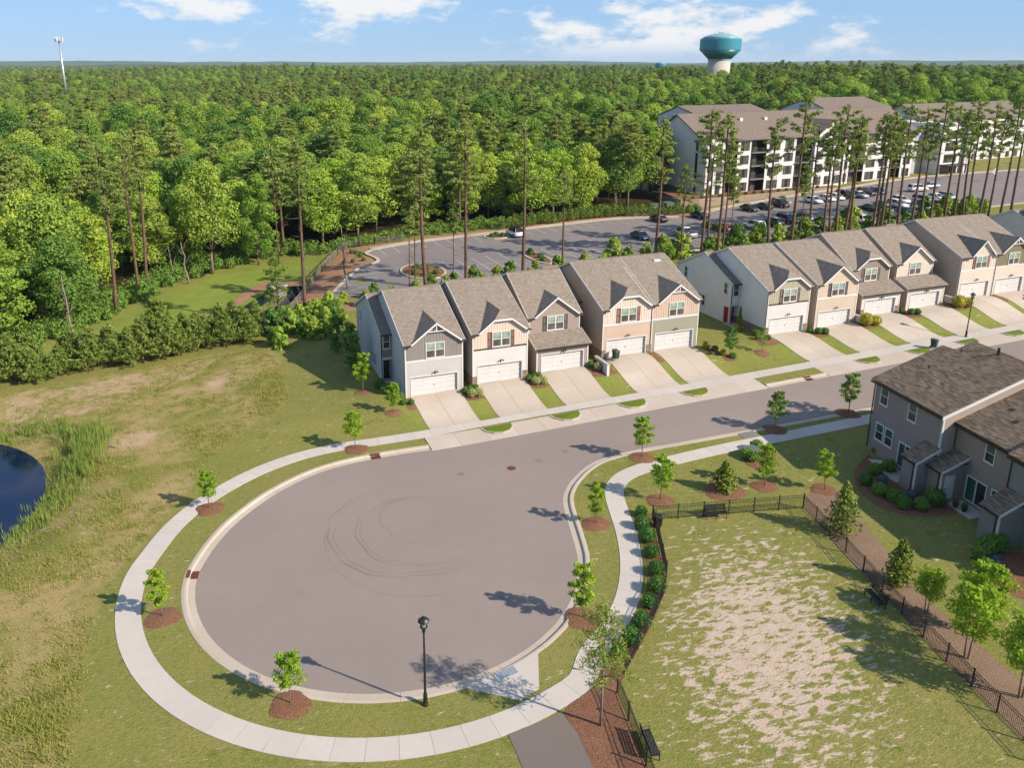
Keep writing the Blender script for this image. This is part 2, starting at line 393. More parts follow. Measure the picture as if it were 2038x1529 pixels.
def ground_mat():
    m = NT('ground_cover'); p = m.pos()
    at = m.n('ShaderNodeAttribute', attribute_name='mask'); sp = m.n('ShaderNodeSeparateColor', {0: at.outputs['Color']})
    mead, sand, wood, lush = sp.outputs[0], sp.outputs[1], sp.outputs[2], at.outputs['Alpha']
    n0 = m.ramp(m.noise(p, .06, 4), .3, .7); n1 = m.ramp(m.noise(p, .22, 5, .6), .3, .7); n2 = m.ramp(m.noise(p, 1.1, 5, .7), .35, .7)
    n3 = m.noise(p, 8, 3, .75); n4 = m.noise(m.mapv(p, (3.0, 9.0, 3), (0, 0, .5)), 1.0, 4, .7)
    # mown lawn: straw-flecked olive green with greener spots
    lawn = m.mix(n1, lin(170,164,90), lin(140,152,70)); lawn = m.mix(m.math('MULTIPLY', n0, .45), lawn, lin(180,170,104))
    lawn = m.mix(m.ramp(m.noise(p, .42, 5, .7), .60, .72), lawn, lin(104,134,44))
    lawn = m.mix(m.math('MULTIPLY', m.ramp(n3, .35, .75), .5), lawn, lin(112,114,52))
    lawn = m.mix(m.math('MULTIPLY', m.ramp(n4, .48, .7), .6), lawn, lin(204,188,126)); lawn = m.mix(m.math('MULTIPLY', m.ramp(m.noise(p, 2.6, 3, .7), .52, .68), .55), lawn, lin(110,136,50))
    lawn = m.mix(m.math('MULTIPLY', lush, .85), lawn, m.mix(n1, lin(168,182,80), lin(140,166,62)))
    # rough meadow: straw, tan soil and green weeds
    me = m.mix(m.ramp(m.noise(p, .13, 5, .65), .40, .62), lin(206,180,126), lin(146,152,66)); me = m.mix(m.ramp(m.noise(p, .5, 6, .7), .52, .68), me, lin(124,142,50))
    me = m.mix(m.ramp(n4, .5, .78), me, lin(214,190,134)); me = m.mix(m.math('MULTIPLY', m.ramp(n3, .4, .75), .55), me, lin(134,128,60))
    me = m.mix(m.ramp(m.noise(p, .085, 4, .5), .60, .70), me, lin(222,190,154))
    c = m.mix(m.ramp(m.math('ADD', mead, m.math('MULTIPLY', m.math('SUBTRACT', m.noise(p, .5, 4), .5), .6)), .35, .65), lawn, me)
    # worn sand showing through the turf of the dog park
    pn = m.noise(m.mapv(p, (.95, 2.3, 1), (0, 0, .62)), 1.0, 6, .68, .35)
    sf = m.ramp(m.math('ADD', m.math('MULTIPLY', m.math('SUBTRACT', pn, .5), 2.3), m.math('SUBTRACT', m.math('ADD', m.math('MULTIPLY', sand, .55), m.math('MULTIPLY', m.math('SUBTRACT', n3, .5), .5)), .40)), -.07, .10)
    sc_ = m.mix(n2, lin(228,202,178), lin(240,218,198))
    c = m.mix(sf, c, sc_)
    dry = m.n('ShaderNodeAttribute', attribute_name='dry').outputs['Fac']
    c = m.mix(m.math('MULTIPLY', m.ramp(m.math('ADD', dry, m.math('MULTIPLY', m.math('SUBTRACT', m.noise(p, .35, 4, .7), .5), 1.1)), .35, .7), .85), c, m.mix(n2, lin(206,174,134), lin(228,200,164)))
    # leaf litter under trees
    wl = m.mix(n2, lin(84,66,44), lin(72,76,36))
    c = m.mix(m.ramp(m.math('ADD', wood, m.math('MULTIPLY', m.math('SUBTRACT', m.noise(p, .3, 4), .5), .5)), .4, .6), c, wl)
    m.bump(m.math('ADD', n3, m.math('MULTIPLY', n4, .8)), .8, .08); return m.fin(c, .95, .08)
M['ground'] = ground_mat()
def water_mat():
    m = NT('pond_water'); p = m.pos(); m.bump(m.noise(p, 1.3, 3), .05, .02)
    return m.fin((.002, .009, .034), .05, .35)
M['water'] = water_mat()
def leaf_mat(name, c1, c2, c3, trans=.3, rough=.55):
    m = NT(name); p = m.obj(); oi = m.n('ShaderNodeObjectInfo').outputs['Random']
    n1 = m.ramp(m.noise(p, .55, 3), .3, .7); g = m.n('ShaderNodeNewGeometry').outputs['Random Per Island']
    c = m.mix(oi, c1, c2); c = m.mix(m.math('MULTIPLY', n1, .6), c, c3); c = m.mix(m.math('MULTIPLY', g, .4), c, scol(c1, .6))
    m.fin(c, rough, .2)
    tr = m.n('ShaderNodeBsdfTranslucent', {'Color': m.mix(1.0, c, (1.0, 1.05, .5), 'MULTIPLY')})
    mx = m.n('ShaderNodeMixShader', {0: trans, 1: m.b.outputs[0], 2: tr.outputs[0]}); m.t.links.new(mx.outputs[0], m.out.inputs[0])
    return m.mat
M['leaf'] = leaf_mat('broadleaf', lf(108,146,58), lf(178,192,84), lf(146,174,64), .36)
M['leaf_deep'] = leaf_mat('deep_green_leaf', lf(84,126,56), lf(136,160,70), lf(112,148,60), .33)
M['leaf_bright'] = leaf_mat('spring_leaf', lf(146,180,64), lf(188,200,90), lf(164,188,68), .38)
M['leaf_maple'] = leaf_mat('maple_leaf', lf(140,174,50), lf(166,190,60), lf(152,182,52), .42)
M['leaf_gold'] = leaf_mat('golden_leaf', lf(166,156,50), lf(184,172,60), lf(146,152,54), .3)
M['leaf_box'] = leaf_mat('boxwood_leaf', lf(66,112,46), lf(88,126,50), lf(76,116,46), .2)
M['leaf_cypress'] = leaf_mat('cypress_leaf', lf(104,124,48), lf(126,142,54), lf(150,156,66), .2)
M['leaf_pale'] = leaf_mat('variegated_leaf', lf(190,182,120), lf(206,196,144), lf(170,172,100), .25)
M['needle'] = leaf_mat('pine_needles', lf(122,142,70), lf(158,166,90), lf(136,154,70), .3)
M['needle_young'] = leaf_mat('young_pine_needles', lf(112,134,60), lf(136,150,70), lf(124,142,58), .25)
M['reed'] = leaf_mat('reed_blade', lf(120,146,66), lf(146,162,72), lf(174,172,100), .3)
M['straw'] = leaf_mat('meadow_blade', lf(126,144,56), lf(156,154,72), lf(180,162,100), .3)
def bark_mat(name, c1, c2):
    m = NT(name); p = m.obj(); n = m.noise(m.mapv(p, (6, 6, 1.2)), 1.0, 4); c = m.mix(m.ramp(n, .3, .7), c1, c2); m.bump(n, .6, .05); return m.fin(c, .9, .1)
M['bark_pine'] = bark_mat('pine_bark', lin(104,82,68), lin(156,128,106))
M['bark'] = bark_mat('grey_bark', lin(124,108,90), lin(172,156,134))
M['bark_young'] = bark_mat('young_bark', lin(150,138,122), lin(190,178,160))

# ------------------------------------------------------------------ the setting: road, kerbs, pavement, ground
CC, CR = Vector((12.47, 51.65)), 13.56                               # centre and radius of the turning circle
road_pts = [(150,67.3),(120,67.3),(100,67.3),(80,67.3),(60,67.3),(40,67.3),(30,67.3),(22,67.5),(14.9,67.6),(10.2,66.8),(6.6,64.8),(4.1,62.6),(1.9,60.0),(.3,57.2)]
road_pts += [(CC.x + CR * math.cos(R(a)), CC.y + CR * math.sin(R(a))) for a in range(168, 338, 6)]
road_pts += [(25.3,47),(26.2,49.7),(26.9,52.0),(27.6,54.1),(28.4,55.6),(29.3,56.7),(30.5,57.8),(32.1,59.0),(33.8,59.8),(36,60.2),(39,60.3),(47.5,60.0),(65,59.6),(100,59.6),(150,59.6)]
edge = catmull(road_pts, 1.5)
rz = lambda x, y: T(x, y) - .12
tag(sheet('road', edge, M['road'], rz, 2.5), kind='structure')
west_i = next(i for i, p in enumerate(edge) if p.x < 20.6)
kerb_line = edge[west_i:]
def kerb_seg(pts, name, parent, joints=3.0):
    """kerb and gutter cast in lengths of about three metres, each its own piece; pts run with the road on the left"""
    L = arclen(pts); n = max(1, int(L[-1] / joints)); prof = [(-.02, -.14), (0, -.115), (.46, -.10), (.56, .035), (.70, .045), (.88, .02), (.88, -.2)]
    for k in range(n):
        a, b = L[-1] * k / n + .008, L[-1] * (k + 1) / n - .008; m = 4; mb = MB(); np_ = len(prof)
        for j in range(m + 1):
            p, t = at_len(pts, L, a + (b - a) * j / m); q = Vector((t.y, -t.x))
            for (o, z) in prof:
                w = p + q * o; mb.v.append((w.x, w.y, T(p.x + q.x * .8, p.y + q.y * .8) + z))
        for j in range(m):
            for i in range(np_ - 1):
                mb.f.append([j * np_ + i, (j + 1) * np_ + i, (j + 1) * np_ + i + 1, j * np_ + i + 1]); mb.m.append(0)
        mb.f.append(list(range(np_))); mb.m.append(0); mb.f.append([m * np_ + i for i in range(np_ - 1, -1, -1)]); mb.m.append(0)
        mb.build('kerb_stone', M['concrete_kerb'], parent)
kerb = tag(empty('kerb', (0, 0, 0)), kind='structure')
kerb_seg(kerb_line, 'kerb', kerb)
kerb_seg([Vector((x, 67.3)) for x in (67.2, 65, 63, 61, 59)], 'kerb', kerb)
back = offset(kerb_line, -.86)
hole = [Vector((150, 69.95)), Vector((67.4, 69.95)), Vector((67.2, 68.15)), Vector((59, 68.15)), Vector((58.8, 69.95)), Vector((20.5, 69.95))] + back + [Vector((150, 58.75))]

# ground: one sheet out to the horizon
FOREST = [(-900,60),(-70,100),(-30,111),(-21.5,114),(-12.5,119),(-8.2,127),(1.2,143),(7.1,148.5),(13.5,152.5),(25,151.5),(42,151),(60,152),(84,155),(92,153),(103,158),(110,166),(112,196),(240,212),(420,190),(900,120),(9000,-500),(9000,9000),(-9000,9000),(-9000,60)]
MEADOW = [(8.94,101.76),(10.34,98.20),(10.22,92.03),(9.94,84.11),(7.80,80.53),(4.25,77.14),(1.67,73.39),(-0.52,68.15),(-3.53,62.04),(-5.89,57.22),(-6.99,53.35),(-7.42,48.26),(-7.52,43.87),(-7.64,39.14),(-12,22),(-70,20),(-70,104),(-19.23,96.06),(-4.05,100.57),(2.90,102.13)]
def masks(x, y):
    d = poly_d(x, y, MEADOW) if -75 < x < 20 and 15 < y < 110 else 9
    me = min(1, max(0, .5 + (d if inpoly(x, y, MEADOW) else -d) * .4))
    if inpoly(x, y, [(-7.64,39.14),(-7.52,43.87),(-7.42,48.26),(-12.44,50.16),(-40,30),(-12,22)]): me *= .75
    u = (x - 32.0) * .54 + (y - 34.5) * .84; v = -(x - 32.0) * .84 + (y - 34.5) * .54
    sa = min(1, max(0, 1.28 - math.hypot(u / 13.5, v / 7.2)))
    if not inpoly(x, y, DOGPARK): sa = 0
    wd = 1.0 if inpoly(x, y, FOREST) else 0.0
    lu = 0.0
    if -40 < x < 30 and 100 < y < 160 and inpoly(x, y, BANK): lu = min(1, poly_d(x, y, BANK) * .5)
    elif 20 < x < 118 and 71.6 < y < 78.5: lu = .45 if x < 58 or x > 66 else .2
    return me, sa, wd, lu
BANK = [(-21.68,112.64),(-15.52,113.18),(-12.59,117.38),(-8.23,125.69),(1.24,142.22),(7.17,146.41),(13.53,150.38),(18.16,151.57),(25.64,144.57),(17.88,121.67),(14.03,120.97),(10.23,126.59),(4.45,117.03),(-2.29,107.32),(-9.78,105.18),(-20.10,101.94)]
DOGPARK = [(32.91,49.10),(45.13,46.24),(44.19,42.35),(42.38,35.49),(41.17,31.05),(40.20,26.85),(39.38,23.01),(40,10),(17,20),(19.86,28.77),(20.59,31.77),(21.11,33.83),(22.27,35.04),(25.93,38.08),(28.77,40.88),(29.81,42.31)]
gp = [p.copy() for p in hole]; n = len(gp); ge = [(i, (i + 1) % n) for i in range(n)]
def grid(x0, x1, y0, y1, st, skip=None):
    i = 0; y = y0
    while y <= y1:
        x = x0 + (st / 2 if i % 2 else 0)
        while x <= x1:
            if not (skip and skip[0] < x < skip[1] and skip[2] < y < skip[3]):
                if not (-6 < x < 151 and 36 < y < 71) or (not inpoly(x, y, hole) and poly_d(x, y, hole) > st * .3): gp.append(Vector((x, y)))
            x += st
        y += st; i += 1
grid(-48, 118, 18, 112, 1.25)
grid(-150, 260, -20, 235, 5, (-49.5, 119.5, 16.5, 113.5))
grid(-900, 1000, -300, 1000, 60, (-170, 280, -40, 255))
grid(-9000, 12000, -3000, 12000, 1000, (-1200, 1300, -600, 1300))
vo, eo, fo, *_ = delaunay_2d_cdt(gp, ge, [], 0, 1e-5)
fs = []
for f in fo:
    cx = sum(vo[i].x for i in f) / 3; cy = sum(vo[i].y for i in f) / 3
    if not (-6 < cx < 151 and 36 < cy < 71 and inpoly(cx, cy, hole)):
        a, b, c = (vo[i] for i in f); fs.append(tuple(f) if (b - a).cross(c - a) > 0 else tuple(reversed(f)))
me = bpy.data.meshes.new('ground'); me.from_pydata([(v.x, v.y, T(v.x, v.y)) for v in vo], [], fs); me.materials.append(M['ground'])
ca = me.color_attributes.new('mask', 'FLOAT_COLOR', 'POINT')
ca.data.foreach_set('color', [c for v in vo for c in masks(v.x, v.y)])
da = me.attributes.new('dry', 'FLOAT', 'POINT'); DRY = [(-18.99,94.49),(-11.93,97.19),(-4.05,99.31),(1.68,101.34),(3.97,100.23),(1.36,94.60),(-4.01,90.28),(-11.17,87.38),(-18.04,87.10)]
da.data.foreach_set('value', [(min(1, poly_d(v.x, v.y, DRY) * .35 + .35) if -30 < v.x < 10 and 80 < v.y < 105 and inpoly(v.x, v.y, DRY) else 0.0) for v in vo])
me.polygons.foreach_set('use_smooth', [True] * len(fs)); me.update()
tag(link('ground', me), kind='structure')

# far wooded ridges along the horizon
def ridge(name, dist, a0, a1, h0, amp, seed, mat):
    mb = MB(); n = 160
    for i in range(n + 1):
        a = R(a0 + (a1 - a0) * i / n); e = sst(0, .08, i / n) * sst(1, .92, i / n)
        top = h0 + amp * (noise.noise((i * .06, seed, 0)) + .5 * noise.noise((i * .21, seed, 3)) + .22 * noise.noise((i * .9, seed, 5)))
        for k, (dd, zz) in enumerate(((-900, -8), (-250, top * .72), (0, top), (700, -8))):
            mb.v.append(((dist + dd) * math.cos(a), (dist + dd) * math.sin(a), zz if k in (0, 3) else zz * e + (1 - e) * 5))
    for i in range(n):
        for k in range(3): mb.f.append([i * 4 + k, i * 4 + k + 1, (i + 1) * 4 + k + 1, (i + 1) * 4 + k]); mb.m.append(0)
    tag(mb.build(name, mat, smooth=True), kind='structure')
def wood_mat():
    m = NT('far_wood'); p = m.pos(); n1 = m.ramp(m.noise(p, .012, 6, .7), .3, .7)
    m.bump(m.noise(p, .05, 4), .8, 6); return m.fin(m.mix(n1, lf(50,72,44), lf(74,92,52)), .95, .1)
M['far_wood'] = wood_mat()
ridge('hills', 3900, 15, 125, 33, 9, 1.5, M['far_wood'])
ridge('hills', 7600, 15, 125, 54, 17, 8.2, M['far_wood'])

# pavement slabs
def slab_path(line, width, length, name, parent, mat, top=.035, th=.12, gap=.016):
    pts = catmull(line, .8); L = arclen(pts); n = int(L[-1] / length); h = width / 2
    for k in range(n):
        a, b = L[-1] * k / n + gap / 2, L[-1] * (k + 1) / n - gap / 2; q = []
        for s_ in (a, (a + b) / 2, b):
            p, t = at_len(pts, L, s_); w = Vector((-t.y, t.x)); q.append((p - w * h, p + w * h))
        mb = MB(); v = [x for pr in q for x in pr]
        mb.add([(x.x, x.y, T(x.x, x.y) + top) for x in v] + [(x.x, x.y, T(x.x, x.y) - th) for x in v],
               [(0, 2, 3, 1), (2, 4, 5, 3), (0, 6, 8, 2), (2, 8, 10, 4), (1, 3, 9, 7), (3, 5, 11, 9), (0, 1, 7, 6), (4, 10, 11, 5)])
        mb.build(name, mat, parent)
pave = tag(empty('pavement', (0, 0, 0)), kind='structure')
walk = [(118,70.78),(90,70.78),(60,70.78),(40,70.78),(30,70.78),(21.5,70.75),(16.1,70.8),(13.2,70.9),(9.2,70.4),(5.4,68.9),(2.2,66.7),(-.3,64.3),(-2.3,61.5),(-3.8,58.3)]
walk += [(CC.x + (CR + 4.15) * math.cos(R(a)), CC.y + (CR + 4.15) * math.sin(R(a))) for a in range(166, 298, 8)]
walk += [(21.2,37.2),(23.6,38.9),(25.6,40.7),(27.4,43.0),(28.9,45.6),(30.2,48.5),(31.2,51.3),(32.0,53.4),(32.9,54.9),(34.4,56.1),(36.8,56.8),(40.8,57.15),(46.5,57.3),(58,57.25),(75,57.2),(95,57.2)]
slab_path(walk, 1.58, 1.75, 'pavement_slab', pave, M['concrete'])
# concrete ramp with a dark utility cover, bottom of the circle
ramp = tag(empty('ramp', (0, 0, 0)), kind='structure')
def flat(name, poly, mat, parent=None, top=.03, th=.15, zf=T):
    mb = MB(); n = len(poly); mb.add([(p[0], p[1], zf(p[0], p[1]) + top) for p in poly] + [(p[0], p[1], zf(p[0], p[1]) - th) for p in poly],
        [tuple(range(n)), tuple(range(2 * n - 1, n - 1, -1))] + [(i, n + i, n + (i + 1) % n, (i + 1) % n) for i in range(n)])
    return mb.build(name, mat, parent)
ra = [Vector((12.96,37.39)), Vector((15.68,35.23)), Vector((17.05,35.71)), Vector((18.26,38.51)), Vector((15.54,37.59))]
def lerp2(a, b, t): return a.lerp(b, t)
c1 = lerp2(ra[0], ra[4], .62); c2 = lerp2(ra[1], ra[2], .18); c3 = lerp2(ra[4], ra[3], .45); c4 = lerp2(ra[1], ra[2], .86)
flat('ramp_slab', [ra[0], ra[1], c2, c1], M['concrete'], ramp); flat('ramp_slab', [c1, c2, c4, c3, ra[4]], M['concrete'], ramp); flat('ramp_slab', [c3, c4, ra[2], ra[3]], M['concrete'], ramp)
uc = flat('utility_cover', [(15.11,37.71), (16.37,37.96), (16.46,37.33), (15.22,37.10)], M['galv'], None, .05, .02); tag(uc, 'dark rectangular steel cover set in the concrete ramp by the turning circle', 'utility cover')
tag(flat('path', [(14.10,33.33), (15.64,33.35), (17.47,33.62), (17.60,31.93), (17.31,29.67), (16.96,27.23), (13.78,28.44), (13.95,30.95)], M['path'], None, .025), kind='structure')

# ------------------------------------------------------------------ mulch beds
def bed(name, poly, mat, h=.09, step=1.0):
    o = sheet(name, poly, mat, lambda x, y: T(x, y) + .02 + h * sst(0, .5, poly_d(x, y, poly)) + .03 * noise.noise((x * 2, y * 2, 0)), step)
    return tag(o, kind='structure')
def ring(c, r, n=18, wob=.1): return [(c[0] + r * (1 + wob * math.sin(3 * a + c[0])) * math.cos(a), c[1] + r * (1 + wob * math.cos(2 * a + c[1])) * math.sin(a)) for a in [2 * math.pi * k / n for k in range(n)]]
bed('mulch_bed', catmull([(32.10,50.47),(32.86,50.66),(32.99,49.31),(32.58,48.21),(29.81,42.31),(28.77,40.88),(25.93,38.08),(22.27,35.04),(21.11,33.83),(20.59,31.77),(19.86,28.77),(19.26,26.66),(16.96,27.38),(17.31,29.67),(17.60,31.93),(17.51,33.57),(19.33,34.55),(21.99,36.10),(24.70,38.04),(27.60,41.34),(29.18,43.84),(30.90,47.36)], 2.0, True), M['mulch'], .05, .8)
bed('mulch_bed', catmull([(45.22,46.12),(47.09,47.89),(49.57,47.90),(49.94,45.44),(48.15,43.25),(46.64,39.15),(44.59,33.63),(44.30,31.27),(43.69,28.65),(43.45,26.10),(43.02,22.55),(38.60,19.51),(39.38,23.01),(40.20,26.85),(41.17,31.05),(42.38,35.49),(43.36,39.75),(44.19,42.35)], 2.0, True), M['mulch_pale'], .05, .9)
bed('mulch_bed', catmull([(53.59,49.54),(57.37,51.64),(56.63,49.85),(56.19,46.58),(57.26,42.55),(55.97,41.21),(53.08,41.71),(51.12,43.29),(51.21,46.26)], 2.0, True), M['mulch'], .05, .8)
bed('mulch_bed', catmull([(46.50,55.79),(48.27,56.34),(49.45,54.66),(48.32,53.08),(46.08,52.87),(45.69,54.09)], 2.0, True), M['mulch'], .05, .6)
bed('mulch_bed', catmull([(51.33,35.81),(53.92,36.50),(56.64,33.72),(52.20,30.54),(49.68,33.29)], 2.0, True), M['mulch'], .05, .8)

# ------------------------------------------------------------------ parking lot behind the houses
lz = lambda x, y: T(x, y) + .05
LOT = [(18.7,113.2),(23.4,122.5),(28.4,131.6),(31.6,133.2),(32.2,136),(31.4,140.5),(33.0,142.6),(39.2,144.6),(46.3,145.6),(59.9,146.8),(70.1,147.9),(84,148.9),(93,147.0),(100,144.5),(106,146.2),(113.4,149.9),(126.4,152.8),(141.3,156.2),(158.4,158.9),(180.6,163.3),(198.6,164.5),(226,165),(226,126.5),(174,125.9),(153.7,125.2),(124.9,123.2),(97.9,119.6),(75.5,117.2),(45,114.6)]
lot = tag(sheet('parking_lot', LOT, M['lot'], lz, 4.0), kind='structure')
lk = tag(empty('lot_kerb', (0, 0, 0)), kind='structure')
def strip(line, w, h, parent, name='kerb_stone', mat=None, piece=6.0, zf=None):
    pts = catmull(line, 1.0); L = arclen(pts); n = max(1, int(L[-1] / piece)); zf = zf or T
    for k in range(n):
        a, b = L[-1] * k / n, L[-1] * (k + 1) / n - .02; mb = MB(); m = max(6, int(piece / 1.5))
        for j in range(m + 1):
            p, t = at_len(pts, L, a + (b - a) * j / m); q = Vector((-t.y, t.x))
            for o, z in ((-w / 2, -.1), (-w / 2, h), (w / 2, h), (w / 2, -.1)):
                x = p + q * o; mb.v.append((x.x, x.y, zf(p.x, p.y) + z))
        for j in range(m):
            for i in range(3): mb.f.append([j * 4 + i, j * 4 + i + 1, (j + 1) * 4 + i + 1, (j + 1) * 4 + i]); mb.m.append(0)
        mb.f.append([0, 3, 2, 1]); mb.m.append(0); mb.f.append([m * 4 + i for i in range(4)]); mb.m.append(0)
        mb.build(name, mat or M['concrete_kerb'], parent)
strip(LOT[:3], .5, .17, lk); strip(LOT[2:7], .6, .17, lk)
strip([(33,143.2),(39.2,145.3),(46.3,146.3),(59.9,147.5),(70.1,148.6),(84,149.6),(93,147.7),(99,145.2)], 1.6, .17, lk)
strip([(105,146.2),(113.4,150.3),(126.4,153.4),(141.3,156.8),(158.4,159.5),(180.6,163.8),(198.6,165.1),(226,165.6)], 1.5, .17, lk)
strip(LOT[22:][::-1], .5, .17, lk)
def stripe(a, b, w=.13):
    a = Vector((a[0], a[1])); b = Vector((b[0], b[1])); t = (b - a).normalized(); q = Vector((-t.y, t.x)) * w / 2; n = max(1, int((b - a).length / 2)); mb = MB()
    for i in range(n + 1):
        p = a.lerp(b, i / n)
        for x in (p - q, p + q): mb.v.append((x.x, x.y, lz(x.x, x.y) + .012))
    for i in range(n): mb.f.append([2 * i, 2 * i + 2, 2 * i + 3, 2 * i + 1]); mb.m.append(0)
    mb.build('bay_line', M['stripe'], lot)
def fy(x):                                                          # far kerb of the lot
    P = [(33,142.6),(39.2,144.6),(46.3,145.6),(59.9,146.8),(70.1,147.9),(84,148.9),(93,147.0),(100,144.5)]
    for (a, b), (c, d) in zip(P, P[1:]):
        if x <= c: return b + (d - b) * (x - a) / (c - a)
    return P[-1][1]
x = 34.3
while x < 98:
    if not 54.5 < x < 60.5: stripe((x, fy(x) - 5.5), (x, fy(x) - .3))
    x += 2.73
k = 0; x = 41.6
while x < 99:
    yo = .10 * (x - 41.6) * (1 if x < 60 else .55) + (0 if x < 60 else .83)
    if not 55.0 < x < 59.5: stripe((x, 118.4 + yo), (x, 128.8 + yo))
    x += 2.72
stripe((41.6, 123.6), (54.4, 124.9)); stripe((60.1, 125.4), (98, 127.8))
for i in range(6):
    t = i / 6.0; a = Vector((20.0, 115.6)).lerp(Vector((28.2, 130.8)), t); stripe(a, (a.x + 5.4, a.y + .15))
for i in range(22):                                                 # bays in front of the flats
    u = 4 + i * 3.0; p = (105.5 + u * .99, 143.6 + u * .155); stripe(p, (p[0] - .3, p[1] + 5.2)); 
    if i < 20: p = (102 + u * .995, 124.6 + u * .075 + (0 if i < 8 else .2)); stripe(p, (p[0] - .2, p[1] + 5.2))
def island(c, rx, ry, rot=0, shr=0, mat='mulch'):
    P = [Vector((c[0] + rx * math.cos(a) * math.cos(rot) - ry * math.sin(a) * math.sin(rot), c[1] + rx * math.cos(a) * math.sin(rot) + ry * math.sin(a) * math.cos(rot))) for a in [2 * math.pi * k / 20 for k in range(20)]]
    o = sheet('planting_island', P, M[mat], lambda x, y: T(x, y) + .2, 1.2); tag(o, kind='structure')
    strip([(p.x, p.y) for p in P + P[:1]], .35, .22, lk, piece=5.0)
island((36.8,123.6), 3.4, 5.0); island((57.3,124.6), 1.5, 5.0); island((57.4,143.6), 2.4, 2.2); island((97.5,131), 1.6, 4.5)
island((116,131.2), 1.4, 4.6); island((129.5,150.6), 2.2, 2.4); island((138,131), 1.5, 4.6)
bed('mulch_bed', [(18.2,113.6),(22.9,122.8),(28,132),(31,133.8),(31.4,136),(30.6,140.6),(32.5,143.6),(39.2,146.4),(39,147.8),(29.5,147.6),(26.8,143.7),(22.3,134),(16.7,119.6),(13.2,111.5)], M['redclay'], .05, 2.0)
bed('mulch_bed', [(13.5,110.5),(18.4,112.6),(45,113.8),(45,108),(24,107.5),(15,107.5)], M['redclay'], .05, 2.0)
bed('mulch_bed', [(39.5,146.6),(60,148.8),(84,150.9),(93,149),(99,146.5),(106,150),(103,153),(84,153),(60,150.6),(40,148.2)], M['redclay'], .05, 2.5)
bed('mulch_bed', [(99,146),(100,144.6),(106,146.4),(112,150),(110,158),(104,154)], M['redclay'], .1, 2.0)

# ------------------------------------------------------------------ water
wm_ = MB(); N_ = 40
wm_.add([(POND[0] + 19 * math.cos(2 * math.pi * k / N_), POND[1] + 21 * math.sin(2 * math.pi * k / N_), -1.22) for k in range(N_)], [tuple(range(N_))])
tag(wm_.build('water', M['water']), kind='structure')

# ------------------------------------------------------------------ house parts
def window(parent, x, z, w, h, y=0, ax='x', two=False, glassu='pane_blind', glassl='pane_curtain', frame=.09, ns=-1, grid=False):
    """sash window on a wall; the wall lies in the plane y (ax='x', facing ns*y) or x (ax='y', facing ns*x); x,z = lower left corner"""
    def bx(mb, a0, a1, d0, d1, z0, z1):
        d0, d1 = sorted((y + ns * d0, y + ns * d1))
        if ax == 'x': mb.box(a0, a1, d0, d1, z0, z1)
        else: mb.box(d0, d1, a0, a1, z0, z1)
    f = MB(); n = 2 if two else 1; cw = w / n
    bx(f, x - .02, x + w + .02, 0, .08, z - .06, z + frame); bx(f, x - .02, x + w + .02, 0, .07, z + h - frame, z + h)
    for k in range(n + 1):
        c = x + k * cw; e = frame if k in (0, n) else frame * 1.5
        a0 = c if k == 0 else (c - e if k == n else c - e / 2); bx(f, a0, a0 + e, 0, .065, z + frame, z + h - frame)
    fo = f.build('window', M['white'], parent)
    for k in range(n):
        a0 = x + k * cw + (frame if k == 0 else frame * .75); a1 = x + (k + 1) * cw - (frame if k == n - 1 else frame * .75); zm = z + h * .5
        r = MB(); bx(r, a0, a1, .0, .05, zm - .03, zm + .03)
        if grid:
            for t in (1 / 3, 2 / 3): bx(r, a0 + (a1 - a0) * t - .012, a0 + (a1 - a0) * t + .012, 0, .045, zm + .03, z + h - frame)
        r.build('meeting_rail', M['white'], fo)
        p = MB(); bx(p, a0, a1, .0, .03, zm + .03, z + h - frame); p.build('pane', M[glassu], fo)
        p = MB(); bx(p, a0, a1, .0, .022, z + frame, zm - .03); p.build('pane', M[glassl], fo)
    return fo
def shutter(parent, x, z, w, h, mat):
    s = MB(); s.box(x, x + w, -.05, 0, z, z + .07); s.box(x, x + w, -.05, 0, z + h - .07, z + h); s.box(x, x + w, -.05, 0, z + h / 2 - .04, z + h / 2 + .04)
    s.box(x, x + .05, -.05, 0, z + .07, z + h - .07); s.box(x + w - .05, x + w, -.05, 0, z + .07, z + h - .07)
    k = z + .09
    while k < z + h - .1: s.add([(x + .05, -.035, k), (x + w - .05, -.035, k), (x + w - .05, -.012, k + .05), (x + .05, -.012, k + .05)], [(0, 1, 2, 3)]); k += .06
    return s.build('shutter', mat, parent)
def garage_door(parent, x0, x1, z0, h, y=.22):
    t = MB(); t.box(x0 - .1, x0, -.04, y + .02, z0, z0 + h + .1); t.box(x1, x1 + .1, -.04, y + .02, z0, z0 + h + .1); t.box(x0, x1, -.04, y + .02, z0 + h, z0 + h + .1)
    g = t.build('garage_door', M['white'], parent)
    ph = h / 4
    for k in range(4):
        p = MB(); za = z0 + k * ph + .008; zb = z0 + (k + 1) * ph - .008; p.box(x0, x1, y, y + .05, za, zb); m = 4; cw = (x1 - x0) / m
        for j in range(m): p.box(x0 + j * cw + .14, x0 + (j + 1) * cw - .14, y - .014, y, za + .1, zb - .1)
        p.build('door_panel', M['door_white'], g)
    hd = MB(); hd.box((x0 + x1) / 2 - .05, (x0 + x1) / 2 + .05, y - .05, y, z0 + .95, z0 + 1.1); hd.build('handle', M['galv'], g)
    return g
def lamp_fix(parent, x, z):
    b = MB(); b.lathe([(.07, 0), (.07, .03)], 8, (0, 0)); b.v = [(x + v[0], -v[2], z + v[1]) for v in b.v]
    for s in (-1, 1):
        b.tube([(x, -.03, z), (x + s * .12, -.14, z + .04)], .02, 5); b.tube([(x + s * .08, -.1, z + .05), (x + s * .2, -.26, z - .06)], [.05, .085], 8)
    return b.build('wall_lamp', M['black'], parent)
